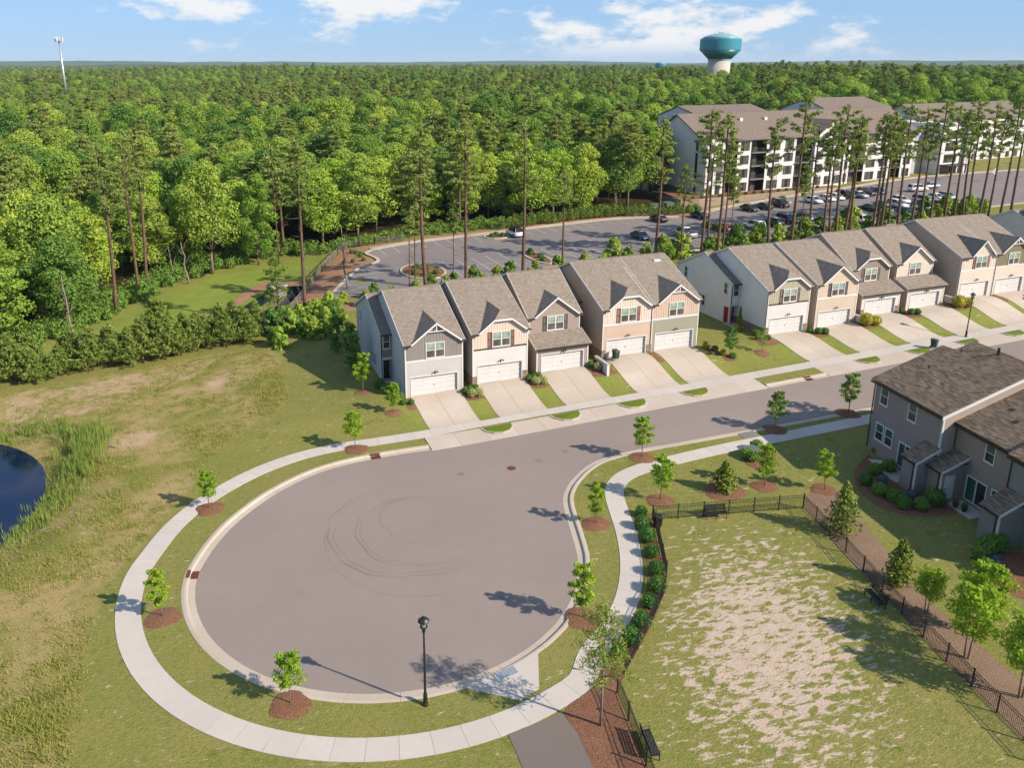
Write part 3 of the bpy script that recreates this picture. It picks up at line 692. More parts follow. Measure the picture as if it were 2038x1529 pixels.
def roof_pair(x0, x1, yf, yr, ze, zr, yb, zb, t=.16, ov=.3, gap=None):
    """front and rear slopes over x0..x1: eave (yf,ze) ridge (yr,zr) rear eave (yb,zb)"""
    m = MB(); sl = (zr - ze) / (yr - yf); sb = (zr - zb) / (yb - yr)
    if gap:
        a, b = gap; e = yf + .14
        m.slab([(x0, yf - ov, ze - sl * ov + .12), (a, yf - ov, ze - sl * ov + .12), (a, e, ze + sl * .14 + .12), (b, e, ze + sl * .14 + .12), (b, yf - ov, ze - sl * ov + .12), (x1, yf - ov, ze - sl * ov + .12), (x1, yr, zr + .12), (x0, yr, zr + .12)], t)
    else: m.slab([(x0, yf - ov, ze - sl * ov + .12), (x1, yf - ov, ze - sl * ov + .12), (x1, yr, zr + .12), (x0, yr, zr + .12)], t)
    m.slab([(x0, yr, zr + .12), (x1, yr, zr + .12), (x1, yb + ov, zb - sb * ov + .12), (x0, yb + ov, zb - sb * ov + .12)], t)
    m.box(x0, x1, yr - .12, yr + .12, zr + .08, zr + .16)
    return m
def rake(parent, x, yf, yr, ze, zr, yb, zb, w=.045, ov=.3, mat='white', both=True):
    sl = (zr - ze) / (yr - yf); sb = (zr - zb) / (yb - yr); m = MB()
    m.prism([(x, yf - ov - .02, ze - sl * ov + .14), (x, yf - ov - .02, ze - sl * ov - .10), (x, yr, zr - .10), (x, yr, zr + .14)], (w, 0, 0))
    if both: m.prism([(x, yr, zr + .14), (x, yr, zr - .10), (x, yb + ov + .02, zb - sb * ov - .10), (x, yb + ov + .02, zb - sb * ov + .14)], (w, 0, 0))
    return m.build('rake_board', M[mat], parent)
def bracketed(parent, cx, z, hw):
    b = MB(); b.box(cx - hw, cx + hw, -.3, -.24, z, z + .09); b.box(cx - .05, cx + .05, -.3, -.24, z + .09, z + hw * .72); b.build('gable_bracket', M['white'], parent)

SID = dict(greywhite=lin(206,204,202), grey=lin(150,143,138), cream=lin(228,210,192), white=lin(228,224,220), mauve=lin(176,160,152), peach=lin(214,190,170), beige=lin(216,198,178),
           sage=lin(170,166,150), sagelight=lin(186,180,160), taupe=lin(158,148,138), olive=lin(142,132,108), tan=lin(206,182,150), sidegrey=lin(242,242,242), bluegrey=lin(204,212,218), sidetan=lin(198,178,154), sidetaupe=lin(200,184,170), creamlight=lin(228,214,200))
def townhouse(X0, Y0, zb, W, label, upper, lower, side, gable='point', ubat=True, shut=None, stone=False, shed=False, strip=None, strip_w=1.1, door='door_maroon', bracket=False, gcx=3.4, ghw=2.65, right_side=True, sidecol2=None, vent=False, belt=True, group='townhouses'):
    """W wide unit: garage below, window in a front gable above. strip = lower entry wing on the left side"""
    e = empty('townhouse', (X0, Y0, zb), 0, label, 'house')
    D = 16.8; yr = 8.4; EA = 5.85; RI = 9.55; yu = 2.3 if shed else 0.0       # upper wall set back over a projecting garage
    sm = siding(side)
    w = MB()
    for x in (0, W):
        s = 1 if x == 0 else -1
        w.prism([(x, yu + .02, -1.2), (x, D, -1.2), (x, D, EA), (x, yr, RI), (x, yu + .02, EA + yu * .0 if yu == 0 else EA)], (s * .12, 0, 0))
        if shed: w.prism([(x, .02, -1.2), (x, yu + .02, -1.2), (x, yu + .02, 4.0), (x, .02, 3.0)], (s * .12, 0, 0))
    w.box(0, W, D - .1, D, -1.2, EA)
    w.build('side_wall', sm, e)
    # roof
    ze = EA; sl = (RI - EA) / yr
    yf = yu; zfe = EA + (sl * yu if False else 0)
    if shed: yr2 = yr; zfe = EA
    r = roof_pair(-.18, W + .18, yf, yr, zfe, RI, D, EA, gap=(gcx - ghw - .05, gcx + ghw + .05)); ro = r.build('roof', M['shingle'], e)
    rake(ro, -.225, yf, yr, zfe, RI, D, EA); rake(ro, W + .18, yf, yr, zfe, RI, D, EA)
    # lower front with garage opening
    d0, d1, gh = .62, min(W - .6, 5.72), 2.12
    lo = MB(); lm = siding(lower); top = 3.0 if shed else 3.82
    lo.box(0, d0 - .1, 0, .12, -1.0, top); lo.box(d1 + .1, W, 0, .12, -1.0, top); lo.box(d0 - .1, d1 + .1, 0, .12, gh + .1, top); lo.build('front_wall', lm, e)
    bk = MB(); bk.box(.12, W - .12, .3, .36, -.5, top); bk.build('garage_liner', M['door_white'], e)
    garage_door(e, d0, d1, 0, gh)
    lamp_fix(e, (d0 + d1) / 2 + .1, gh + (.42 if not shed else .28))
    # corner boards, belt
    tr = MB()
    for x in (-.03, W - .11): tr.box(x, x + .14, -.03, .14, -.4 if not stone else .95, (EA if not shed else 3.0))
    if shed:
        for x in (-.03, W - .11): tr.box(x, x + .14, yu - .03, yu + .14, 3.3, EA)
    if belt and not shed: tr.box(.11, W - .11, -.035, .1, 3.82, 4.04)
    tr.build('corner_board', M['white'], e)
    if stone:
        st = MB(); st.box(-.06, d0 - .12, -.07, .12, -1.0, .9); st.box(d1 + .12, W + .05, -.07, .12, -1.0, .9); st.box(-.08, d0 - .1, -.1, .12, .9, .96); st.box(d1 + .1, W + .07, -.1, .12, .9, .96)
        st.box(-.05, 0, .12, 6.5, -1.0, .9); st.build('stone_base', M['stone'], e)
    # upper front
    u0 = 4.04 if not shed else 3.6
    ap = EA + 2.0 if gable == 'point' else EA + 2.0
    g0, g1 = gcx - ghw, gcx + ghw; gs = 2.0 / ghw
    um = batten(upper) if ubat else siding(upper)
    up = MB(); pts = [(0, yu, u0), (W, yu, u0), (W, yu, EA), (g1, yu, EA)]
    cl = .62                                                     # where a clipped gable is cut
    if gable == 'point': pts += [(gcx, yu, EA + 2.0)]
    else: pts += [(gcx + ghw * (1 - cl), yu, EA + 2.0 * cl), (gcx - ghw * (1 - cl), yu, EA + 2.0 * cl)]
    pts += [(g0, yu, EA), (0, yu, EA)]
    up.prism(pts, (0, .12, 0))
    if ubat:
        x = .25
        while x < W - .15:
            h = EA
            if g0 < x < g1: h = EA + min(gs * (ghw - abs(x - gcx)), 2.0 * (1 if gable == 'point' else cl))
            up.box(x, x + .05, yu - .022, yu, u0, h - .04); x += .32
    up.build('upper_wall', um, e)
    # front gable roof
    yi = yu + 2.0 / sl                                           # where its ridge meets the main slope
    k = MB(); o = .32; zt = EA + 2.0
    f0 = yu - o
    def gp_(s): return (gcx + s * (ghw + .28), f0, EA - gs * .28 + .13)
    for s in (-1, 1):
        lowf = gp_(s); lowb = (lowf[0], yu + .1, lowf[2])
        if gable == 'point': q = [lowf, (gcx, f0, zt + .13), (gcx, yi, zt + .13), (gcx + s * ghw * .93, yu + .22, EA + .2)]
        else:
            hy = f0 + (2.0 * (1 - cl)) / .8
            q = [lowf, (gcx + s * ghw * (1 - cl), f0, EA + 2.0 * cl + .13), (gcx, hy, zt + .13), (gcx, yi, zt + .13), (gcx + s * ghw * .93, yu + .22, EA + .2)]
        if s > 0: q = q[::-1]
        n = (Vector(q[1]) - Vector(q[0])).cross(Vector(q[2]) - Vector(q[0])).normalized()
        if n.z < 0: q = q[::-1]
        k.slab(q, .13)
    if gable != 'point':
        k.slab([(gcx - ghw * (1 - cl), f0, EA + 2.0 * cl + .13), (gcx + ghw * (1 - cl), f0, EA + 2.0 * cl + .13), (gcx, hy, zt + .13)], .13)
    go = k.build('gable_roof', M['shingle_y'], e)
    rb = MB()
    for s in (-1, 1):
        a = gp_(s); b = (gcx, f0, zt + .13) if gable == 'point' else (gcx + s * ghw * (1 - cl), f0, EA + 2.0 * cl + .13)
        q = [(a[0], f0 - .04, a[2] + .03), (a[0], f0 - .04, a[2] - .2), (b[0], f0 - .04, b[2] - .2), (b[0], f0 - .04, b[2] + .03)]
        rb.prism(q if s < 0 else q[::-1], (0, .05, 0))
    if gable != 'point': rb.box(gcx - ghw * (1 - cl), gcx + ghw * (1 - cl), f0 - .04, f0 + .01, EA + 2.0 * cl - .07, EA + 2.0 * cl + .16)
    rb.build('rake_board', M['white'], go)
    sf = MB()
    for s in (-1, 1):
        a = gp_(s); b = (gcx, f0, zt) if gable == 'point' else (gcx + s * ghw * (1 - cl), f0, EA + 2.0 * cl)
        sf.add([(a[0], f0, a[2] - .16), (b[0], f0, b[2] - .16), (b[0], yu, b[2] - .16), (a[0], yu, a[2] - .16)], [(0, 1, 2, 3)])
    sf.build('soffit', M['white'], go)
    if bracket: bracketed(go, gcx, EA + 1.15, .95)
    # gutters and downpipe
    gt = MB(); gt.box(-.25, g0 - .12, yu - .45, yu - .3, EA - .16, EA - .02); gt.box(g1 + .12, W + .25, yu - .45, yu - .3, EA - .16, EA - .02); gt.box(-.2, W + .2, D + .3, D + .44, EA - .16, EA - .02); gt.build('gutter', M['gutter'], e)
    dp = MB(); dp.tube([(-.1, yu - .38, EA - .12), (-.1, yu - .1, EA - .42), (-.1, yu - .1, .9 if stone else -.1)] if not shed else [(-.12, yu - .38, EA - .12), (-.12, yu - .1, EA - .42), (-.12, yu - .1, 3.9)], .045, 6); dp.build('downpipe', M['gutter'], e)
    if shed:
        s1 = MB(); s1.slab([(-.22, -.32, 2.96), (W + .22, -.32, 2.96), (W + .22, yu, 4.0), (-.22, yu, 4.0)], .16); so = s1.build('garage_roof', M['shingle'], e)
        s2 = MB()
        for x in (-.265, W + .22): s2.prism([(x, -.34, 2.98), (x, -.34, 2.76), (x, yu, 3.78), (x, yu, 4.03)], (.045, 0, 0))
        s2.build('rake_board', M['white'], so); s3 = MB(); s3.box(-.2, W + .2, -.46, -.33, 2.8, 2.95); s3.build('gutter', M['gutter'], so)
    # front window
    ww, wh, wx, wz = 2.1, 1.72, gcx - 1.12, 4.06 + .02
    wx = gcx - ww / 2 - .12; wz = 4.1
    wo = empty('window_group', (0, yu - .0, 0)); wo.parent = e
    bpy.data.objects.remove(wo)
    window(e, wx, wz, ww, wh, y=yu - .02, two=True, glassu='pane_blind' if not shut == 'shut_red' or True else 'pane_dark', grid=(shut is not None))
    if shut:
        for x in (wx - .5, wx + ww + .06):
            so = shutter(e, x, wz, .42, wh, M[shut]); so.location.y = yu
    # entry wing on the left
    if strip:
        sw = strip_w; y0 = 5.5; yb = 18.0; yw = (y0 + yb) / 2; EZ = 5.5; RZ = 8.35; c = strip['side']; ws = siding(c)
        q = MB(); q.prism([(-sw, y0, -1.2), (-sw, yb, -1.2), (-sw, yb, EZ), (-sw, yw, RZ), (-sw, y0, EZ)], (.12, 0, 0))
        q.box(-sw, 0, yb - .12, yb, -1.2, EZ); q.build('wing_wall', ws, e)
        rr = roof_pair(-sw - .16, .0, y0, yw, EZ, RZ, yb, EZ); rw = rr.build('wing_roof', M['shingle'], e); rake(rw, -sw - .205, y0, yw, EZ, RZ, yb, EZ)
        bay = MB(); bay.box(-sw, -.02, y0 - .02, y0 + .12, 2.75, EZ + .05); bay.build('bay_wall', siding(strip.get('bay', c)), e)
        bt = MB(); bt.box(-sw - .02, 0, y0 - .05, y0 + .5, 2.5, 2.75); bt.box(-sw - .03, -sw + .1, y0 - .05, y0 + .1, -.3, 2.5); bt.build('entry_trim', M['white'], e)
        window(e, -sw + .12, 3.75, sw - .26, 1.6, y=y0 - .02, glassu='pane_green' if strip.get('green') else 'pane_curtain', glassl='pane_dark')
        if strip.get('side_door'):
            dd = MB(); dd.box(-sw - .05, -sw, y0 + .35, y0 + 1.3, .05, 2.2); do = dd.build('side_door', M[door], e); hh = MB(); hh.box(-sw - .11, -sw - .05, y0 + .45, y0 + .53, 1.0, 1.1); hh.build('handle', M['galv'], do)
            for (ya_, yb_, za_, zb_) in ((y0 + .2, y0 + .35, -.1, 2.4), (y0 + 1.3, y0 + 1.45, -.1, 2.4), (y0 + .35, y0 + 1.3, 2.2, 2.4)): dt = MB(); dt.box(-sw - .07, -sw, ya_, yb_, za_, zb_); dt.build('door_trim', M['white'], do)
        dd = MB(); dd.box(-sw + .14, -.14, y0 + .62, y0 + .68, .05, 2.15); do = dd.build('front_door', M[door], e)
        hh = MB(); hh.box(-.3, -.22, y0 + .56, y0 + .62, 1.0, 1.1); hh.build('handle', M['galv'], do)
        rc = MB(); rc.box(-sw + .1, 0, y0 + .7, y0 + .8, -.4, 2.5); rc.build('entry_wall', siding(c), e)
        st_ = MB(); st_.box(-sw - .3, 0, y0 - 1.6, y0 + .7, -.6, .03); st_.build('entry_step', M['concrete'], e)
        g_ = MB(); g_.box(-sw - .2, .0, y0 - .45, y0 - .3, EZ - .16, EZ - .02); g_.tube([(-sw - .02, y0 - .38, EZ - .1), (-sw - .06, y0 - .08, EZ - .5), (-sw - .06, y0 - .08, 0)], .05, 6); g_.build('gutter', M['gutter'], e)
        if strip.get('wins'):
            for (yy, zz, wdt, hgt) in strip['wins']: window(e, yy, zz, wdt, hgt, y=-sw - .02, ax='y', glassu='pane_green', glassl='pane_dark', ns=-1)
    if vent:
        vt = MB(); vt.box(W - 2.1, W - 1.2, yr - 1.5, yr - 1.1, RI - .55, RI - .3); vt.build('roof_vent', M['white'], e)
    return e
S_ = SID
A = {}
A1 = townhouse(21.17,78.35,.8,6.35,'leftmost townhouse, white below and grey boards above, maroon door in its side wing',S_['grey'],S_['greywhite'],S_['bluegrey'],'point',True,None,strip=dict(side=S_['bluegrey'],bay=S_['grey'],wins=[(15.2,4.0,.75,1.5),(8.2,.75,.8,1.6),(9.15,.75,.8,1.6)]),door='door_maroon',bracket=True)
A2 = townhouse(28.58,78.2,1.2,6.4,'townhouse second from left, peach boards above a white garage front, red-brown shutters',S_['cream'],S_['white'],S_['sidetaupe'],'clip',True,'shut_red',stone=True,strip=dict(side=S_['sidetaupe']),strip_w=1.0,belt=False)
A3 = townhouse(36.1,78.2,1.5,6.35,'mauve-grey townhouse with a roofed projecting garage, third from left',S_['mauve'],S_['mauve'],S_['sidetan'],'point',False,'shut_brown',shed=True,strip=dict(side=S_['sidetan']),strip_w=1.0)
A4 = townhouse(44.6,78.9,1.97,6.45,'cream and peach townhouse with clipped gable, green wheelie bin by its garage',S_['creamlight'],S_['peach'],S_['sidetaupe'],'clip',True,'shut_red',stone=True,strip=dict(side=S_['sidetaupe'],green=True),strip_w=2.0)
A5 = townhouse(51.08,78.95,1.97,6.4,'townhouse with peach boards over a sage-grey garage, right end of the first row',S_['peach'],S_['sage'],S_['sagelight'],'point',True,None,bracket=True,vent=True)
B1 = townhouse(67.75,79.2,1.9,6.45,'white townhouse with the bright red side door, left end of the second row',S_['sagelight'],S_['white'],S_['sidegrey'],'clip',True,'shut_brown',strip=dict(side=S_['sidegrey'],green=True,side_door=True,wins=[(15.4,4.0,.8,1.55),(11.0,1.0,.8,1.55),(12.0,1.0,.8,1.55),(6.4,3.8,.75,1.55)]),strip_w=1.15,door='door_red',belt=False,stone=True)
B2 = townhouse(75.25,79.1,2.0,6.6,'all beige townhouse with dark shutters and pointed gable, beside the one with the red door',S_['beige'],S_['beige'],S_['tan'],'point',False,'shut_black')
B3 = townhouse(83.2,79.5,2.6,6.5,'taupe clipped-gable townhouse with white projecting garage, third in the second row',S_['taupe'],S_['white'],S_['sidetan'],'clip',True,'shut_brown',shed=True,stone=True)
B4 = townhouse(91.0,79.5,2.75,6.55,'cream townhouse with pointed gable and projecting garage, fourth in the second row',S_['creamlight'],S_['creamlight'],S_['sidetan'],'point',False,None,shed=True)
B5 = townhouse(99.7,79.25,3.45,6.6,'cream townhouse with brown shutters behind the far street lamp',S_['creamlight'],S_['creamlight'],S_['sidetaupe'],'point',True,'shut_red',gcx=3.8,ghw=2.1,strip=dict(side=S_['sidetaupe']),strip_w=1.6)
B6 = townhouse(106.4,79.3,3.45,6.5,'olive-gabled townhouse at the right edge, dark car on its drive',S_['olive'],S_['creamlight'],S_['sidetaupe'],'point',True,None,bracket=True)
D1 = townhouse(126.5,80.2,3.9,6.5,'pale grey townhouse end wall rising behind the second row at the right edge',S_['sagelight'],S_['white'],lin(224,222,220),'point',True,None,strip=dict(side=lin(224,222,220)),strip_w=1.3)

# driveways, aprons and the little grass islands between them
UN = [(A1,21.17,78.35,.8,6.35),(A2,28.58,78.2,1.2,6.4),(A3,36.1,78.2,1.5,6.35),(A4,44.6,78.9,1.97,6.45),(A5,51.08,78.95,1.97,6.4),(B1,67.75,79.2,1.9,6.45),(B2,75.25,79.1,2.0,6.6),(B3,83.2,79.5,2.6,6.5),(B4,91.0,79.5,2.75,6.55),(B5,99.7,79.25,3.45,6.6),(B6,106.4,79.3,3.45,6.5)]
for (_, X0, Y0, zb, W) in UN:
    dv = tag(empty('driveway', (0, 0, 0)), kind='structure'); a, b = X0 + .5, X0 + W - .55; ya, yb = 71.6, Y0 + .3; Te = T((a + b) / 2, Y0)
    def dz(x, y): return T(x, y) + .045 + max(0, (zb - .02 - Te - .045)) * sst(ya + 1, Y0, y)
    for (p, q) in ((a, (a + b) / 2 - .012), ((a + b) / 2 + .012, b)):
        for r in range(2):
            y0, y1 = ya + (yb - ya) * r / 2 + .012, ya + (yb - ya) * (r + 1) / 2 - .012; mb = MB(); n = 5
            for j in range(n + 1):
                y = y0 + (y1 - y0) * j / n
                for x in (p, q): mb.v += [(x, y, dz(x, y)), (x, y, dz(x, y) - .4)]
            for j in range(n):
                i = j * 4; mb.f += [[i, i + 2, i + 6, i + 4], [i, i + 4, i + 5, i + 1], [i + 2, i + 3, i + 7, i + 6]]; mb.m += [0, 0, 0]
            mb.f += [[0, 1, 3, 2], [n * 4, n * 4 + 2, n * 4 + 3, n * 4 + 1]]; mb.m += [0, 0]
            mb.build('driveway_slab', M['concrete_drive'], dv)
ap = tag(empty('apron', (0, 0, 0)), kind='structure')
for (xa, xb) in ((20.6, 58.9), (67.3, 117.0)):
    n = int((xb - xa) / 2.9)
    for k in range(n):
        p, q = xa + (xb - xa) * k / n + .01, xa + (xb - xa) * (k + 1) / n - .01; mb = MB()
        for y, z in ((67.28, -.115), (68.3, -.05), (69.97, .03)):
            for x in (p, q): mb.v += [(x, y, T(x, y) + z), (x, y, T(x, y) + z - .3)]
        for j in range(2): i = j * 4; mb.f += [[i, i + 2, i + 6, i + 4], [i, i + 4, i + 5, i + 1], [i + 2, i + 3, i + 7, i + 6]]; mb.m += [0, 0, 0]
        mb.f += [[0, 1, 3, 2], [8, 10, 11, 9]]; mb.m += [0, 0]; mb.build('apron_slab', M['concrete_drive'], ap)
for x in (28.0, 35.5, 43.2, 50.9, 74.8, 82.6, 90.5, 98.4, 106.3):
    P = [(x - 1.65, 69.9), (x - 1.5, 69.2), (x - .9, 68.45), (x, 68.15), (x + .9, 68.4), (x + 1.5, 69.15), (x + 1.65, 69.9)]
    o = sheet('grass_island', P, M['lawn_patch'], lambda a, b: T(a, b) + .05 + .07 * sst(0, .5, poly_d(a, b, P)), .5); tag(o, kind='structure')
    strip(P, .16, .09, kerb, piece=4.2)
for (xa, xb, yb) in [(A_[1] + A_[4] - .5, B_[1] + .45, min(A_[2], B_[2]) - .1) for A_, B_ in zip(UN, UN[1:]) if B_[1] - A_[1] < 12] + [(20.6, 21.6, 78.2), (57.6, 59.6, 78.6), (65.2, 68.2, 79.0)]:
    y0 = yb - (2.6 if xb - xa < 4 else 2.2)
    P = [(xa + .05, y0 + .3), ((xa + xb) / 2, y0), (xb - .05, y0 + .2), (xb - .05, yb), (xa + .05, yb)]
    bed('mulch_bed', P, M['mulch'], .04, .7)

# ------------------------------------------------------------------ the rear of the grey row on the right (its own street grid, turned 8.6 degrees)
CA = R(8.6)
def cunit(u0, L, off, zb, label, wall_col, EA, RI, vr, wins, strip_u=0, porch=None, slide=None, door2=None, endwall=None):
    """rear side faces -x locally; local y runs back along the row from its near end"""
    e = empty('townhouse', (58.06 + math.cos(CA) * off - math.sin(CA) * u0, 52.56 - math.sin(CA) * off - math.cos(CA) * u0, zb), -CA, label, 'house')
    sm = siding(wall_col); D = 2 * vr; w = MB()
    for y in (-L, 0):
        v0 = vr - (0 if y == -L or not strip_u else 1.9); z1 = EA + (RI - EA) * v0 / vr
        w.prism([(0.02, y, -1.0), (D, y, -1.0), (D, y, EA), (D - v0, y, z1), (v0, y, z1), (0.02, y, EA)], (0, .12 if y < 0 else -.12, 0))
    w.build('end_wall', siding(endwall or wall_col), e)
    b = MB(); b.box(0, .12, -L, 0, -1.0, EA); b.build('rear_wall', sm, e)
    def rp(ya, yb, v0):
        sl = (RI - EA) / vr; z1 = EA + sl * v0; m = MB(); o = .32
        m.slab([(-o, ya, EA - sl * o + .12), (v0, ya, z1 + .12), (v0, yb, z1 + .12), (-o, yb, EA - sl * o + .12)][::-1], .16)
        m.slab([(v0, ya, z1 + .12), (D + o, ya, EA - sl * o + .12), (D + o, yb, EA - sl * o + .12), (v0, yb, z1 + .12)][::-1], .16) if v0 == vr else m.slab([(v0, ya, z1 + .12), (D - v0 + 2 * (v0 - vr) + 3.8, ya, z1 - sl * 3.0), (D - v0 + 2 * (v0 - vr) + 3.8, yb, z1 - sl * 3.0), (v0, yb, z1 + .12)][::-1], .16)
        m.box(v0 - .12, v0 + .12, ya, yb, z1 + .08, z1 + .16)
        return m
    ro = rp(-L - .2, -strip_u + (.25 if not strip_u else 0), vr).build('roof', M['shingle_dark'], e)
    if strip_u: rp(-strip_u, .25, vr - 1.9).build('wing_roof', M['shingle_dark'], e)
    sl = (RI - EA) / vr
    t = MB(); t.prism([(-.34, -L - .245, EA - sl * .32 + .15), (-.34, -L - .245, EA - sl * .32 - .12), (vr, -L - .245, RI - .12), (vr, -L - .245, RI + .15)], (0, .045, 0)); t.build('rake_board', M['white'], ro)
    g = MB(); g.box(-.46, -.31, -L - .2, .25, EA - .2, EA - .05); g.tube([(-.08, .06, EA - .1), (-.08, .06, 0)], .06, 6); g.build('gutter', M['gutter'], e)
    cb = MB(); cb.box(-.03, .12, -L - .03, -L + .1, -.4, EA); cb.build('corner_board', M['white'], e)
    for (u, z, ww, wh) in wins: window(e, -u - ww, z, ww, wh, y=-.0, ax='y', glassu='pane_green', glassl='pane_dark', ns=-1)
    if porch:
        (pu, pw, pd, pz) = porch; p = MB(); p.box(-pd, 0, -pu - pw, -pu - pw + .1, -.5, pz); p.box(-pd, -pd + .1, -pu - pw + .1, -pu, -.5, pz - .35); po = p.build('porch_wall', sm, e)
        q = MB(); q.slab([(-pd - .2, -pu - pw - .15, pz - .35), (-pd - .2, -pu + .1, pz - .35), (0, -pu + .1, pz + .75), (0, -pu - pw - .15, pz + .75)][::-1], .14)
        pr = q.build('porch_roof', M['shingle_dark'], e)
        c = MB(); c.prism([(-pd - .2, -pu - pw - .2, pz - .33), (-pd - .2, -pu - pw - .2, pz - .55), (0, -pu - pw - .2, pz + .55), (0, -pu - pw - .2, pz + .77)], (0, .05, 0)); c.box(-pd - .02, -pd + .12, -pu - pw - .02, -pu - pw + .1, -.3, pz - .4); c.build('porch_trim', M['white'], pr)
        gg = MB(); gg.box(-pd - .33, -pd - .2, -pu - pw - .1, -pu + .1, pz - .5, pz - .38); gg.tube([(-pd - .08, -pu - pw + .2, pz - .45), (-pd - .08, -pu - pw + .2, 0)], .05, 6); gg.build('gutter', M['gutter'], pr)
        if door2:
            dd = MB(); dd.box(-pd + .35, -pd + 1.25, -pu - pw - .05, -pu - pw, .1, 2.15); do = dd.build('storage_door', M['door_white'], e); hh = MB(); hh.box(-pd + .42, -pd + .5, -pu - pw - .11, -pu - pw - .05, 1.0, 1.1); hh.build('handle', M['darkbronze'], do)
    if slide:
        (su, sw_, sh) = slide; f = MB()
        f.box(-.08, 0, -su - sw_, -su, .05, .15); f.box(-.08, 0, -su - sw_, -su, sh, sh + .1)
        for y in (-su - sw_, -su - sw_ / 2 - .05, -su - .1): f.box(-.08, 0, y, y + .1, .15, sh)
        fo = f.build('patio_door', M['white'], e)
        for k, mt in ((0, 'pane_dark'), (1, 'pane_green')):
            p = MB(); p.box(-.03, 0, -su - sw_ + .1 + k * sw_ / 2 - (0.05 if k else 0) * 0, -su - sw_ / 2 - .05 + k * (sw_ / 2 - .05), .15, sh); p.build('pane', M[mt], fo)
    mt_ = MB(); mt_.box(-.12, 0, -L + .5, -L + .75, 2.0, 2.25); mt_.build('wall_vent', M['white'], e)
    return e
C1 = cunit(0,8.26,0,.6,'dark grey siding townhouse seen from behind, nearest the street on the right',lin(158,149,146),6.55,9.75,8.4,[(.75,4.6,1.05,1.72),(4.32,4.6,1.05,1.72),(.72,1.15,1.08,1.65),(1.97,1.15,1.05,1.65)],1.2,porch=(6.75,1.6,2.0,3.0),slide=(3.85,1.7,2.25),endwall=lin(186,170,160))
C2 = cunit(8.3,6.4,1.45,.55,'taupe siding townhouse seen from behind with open patio doors and clutter',lin(168,153,138),5.9,9.1,8.4,[(3.0,4.05,1.02,1.65),(4.25,.75,.95,1.5),(5.35,.95,.9,1.4)],0,porch=(.1,1.5,2.3,2.9),slide=(1.75,2.1,2.1),door2=True,endwall=lin(160,144,132))
C3 = cunit(14.7,7.5,.6,.5,'grey-green townhouse end cut off by the right edge of the picture',lin(146,148,140),6.2,9.4,8.4,[(2.0,4.3,1.0,1.6)],0,porch=(.0,1.7,2.1,2.9))

# ------------------------------------------------------------------ trees and plants
import numpy as np
class Leaves:
    def __init__(s): s.c = []; s.t = []; s.b = []
    def clump(s, rng, c, r, n, size, asp=.62, jit=.5, lift=.2, shell=(.72, 1.05), droop=0):
        d = rng.normal(size=(n, 3)); d /= np.linalg.norm(d, axis=1)[:, None]; d[:, 2] += lift; d /= np.linalg.norm(d, axis=1)[:, None]
        p = np.array(c) + d * np.array(r) * rng.uniform(shell[0], shell[1], (n, 1))
        nm = d + rng.normal(size=(n, 3)) * jit; nm /= np.linalg.norm(nm, axis=1)[:, None]
        u = rng.normal(size=(n, 3)); u[:, 2] -= droop; t = np.cross(nm, u); t /= np.linalg.norm(t, axis=1)[:, None]; b = np.cross(nm, t)
        sz = size * rng.uniform(.65, 1.3, (n, 1)); s.c.append(p); s.t.append(t * sz); s.b.append(b * sz * asp)
    def blades(s, rng, base, n, spread, h, w, lean=.3):
        p = np.array(base) + np.c_[rng.normal(size=(n, 2)) * spread, np.zeros(n)]
        l = np.c_[rng.normal(size=(n, 2)) * lean, np.ones(n)]; hh = h * rng.uniform(.6, 1.15, (n, 1)); t = l * hh / 2
        a = rng.uniform(0, 6.28, n); b = np.c_[np.cos(a), np.sin(a), np.zeros(n)] * w
        s.c.append(p + t); s.t.append(t); s.b.append(b)
    def mesh(s, name, mats):
        c, t, b = (np.concatenate(x) for x in (s.c, s.t, s.b)); n = len(c)
        v = np.stack([c + t, c + b, c - t, c - b], 1).reshape(-1, 3)
        me = bpy.data.meshes.new(name); me.vertices.add(4 * n); me.vertices.foreach_set('co', v.astype('f').ravel())
        me.loops.add(4 * n); me.loops.foreach_set('vertex_index', np.arange(4 * n, dtype='i')); me.polygons.add(n)
        me.polygons.foreach_set('loop_start', np.arange(0, 4 * n, 4, dtype='i')); me.polygons.foreach_set('loop_total', np.full(n, 4, 'i'))
        for m in (mats if isinstance(mats, (list, tuple)) else [mats]): me.materials.append(m)
        me.update(calc_edges=True); return me
def limb(mb, rng, a, b, r0, r1, n=4, bend=.06):
    a, b = Vector(a), Vector(b); L = (b - a).length; pts = []
    for i in range(n + 1):
        t = i / n; p = a.lerp(b, t)
        if 0 < i < n: p += Vector(rng.normal(size=3)) * L * bend
        pts.append(p)
    mb.tube(pts, [r0 + (r1 - r0) * i / n for i in range(n + 1)], 6)
    return pts
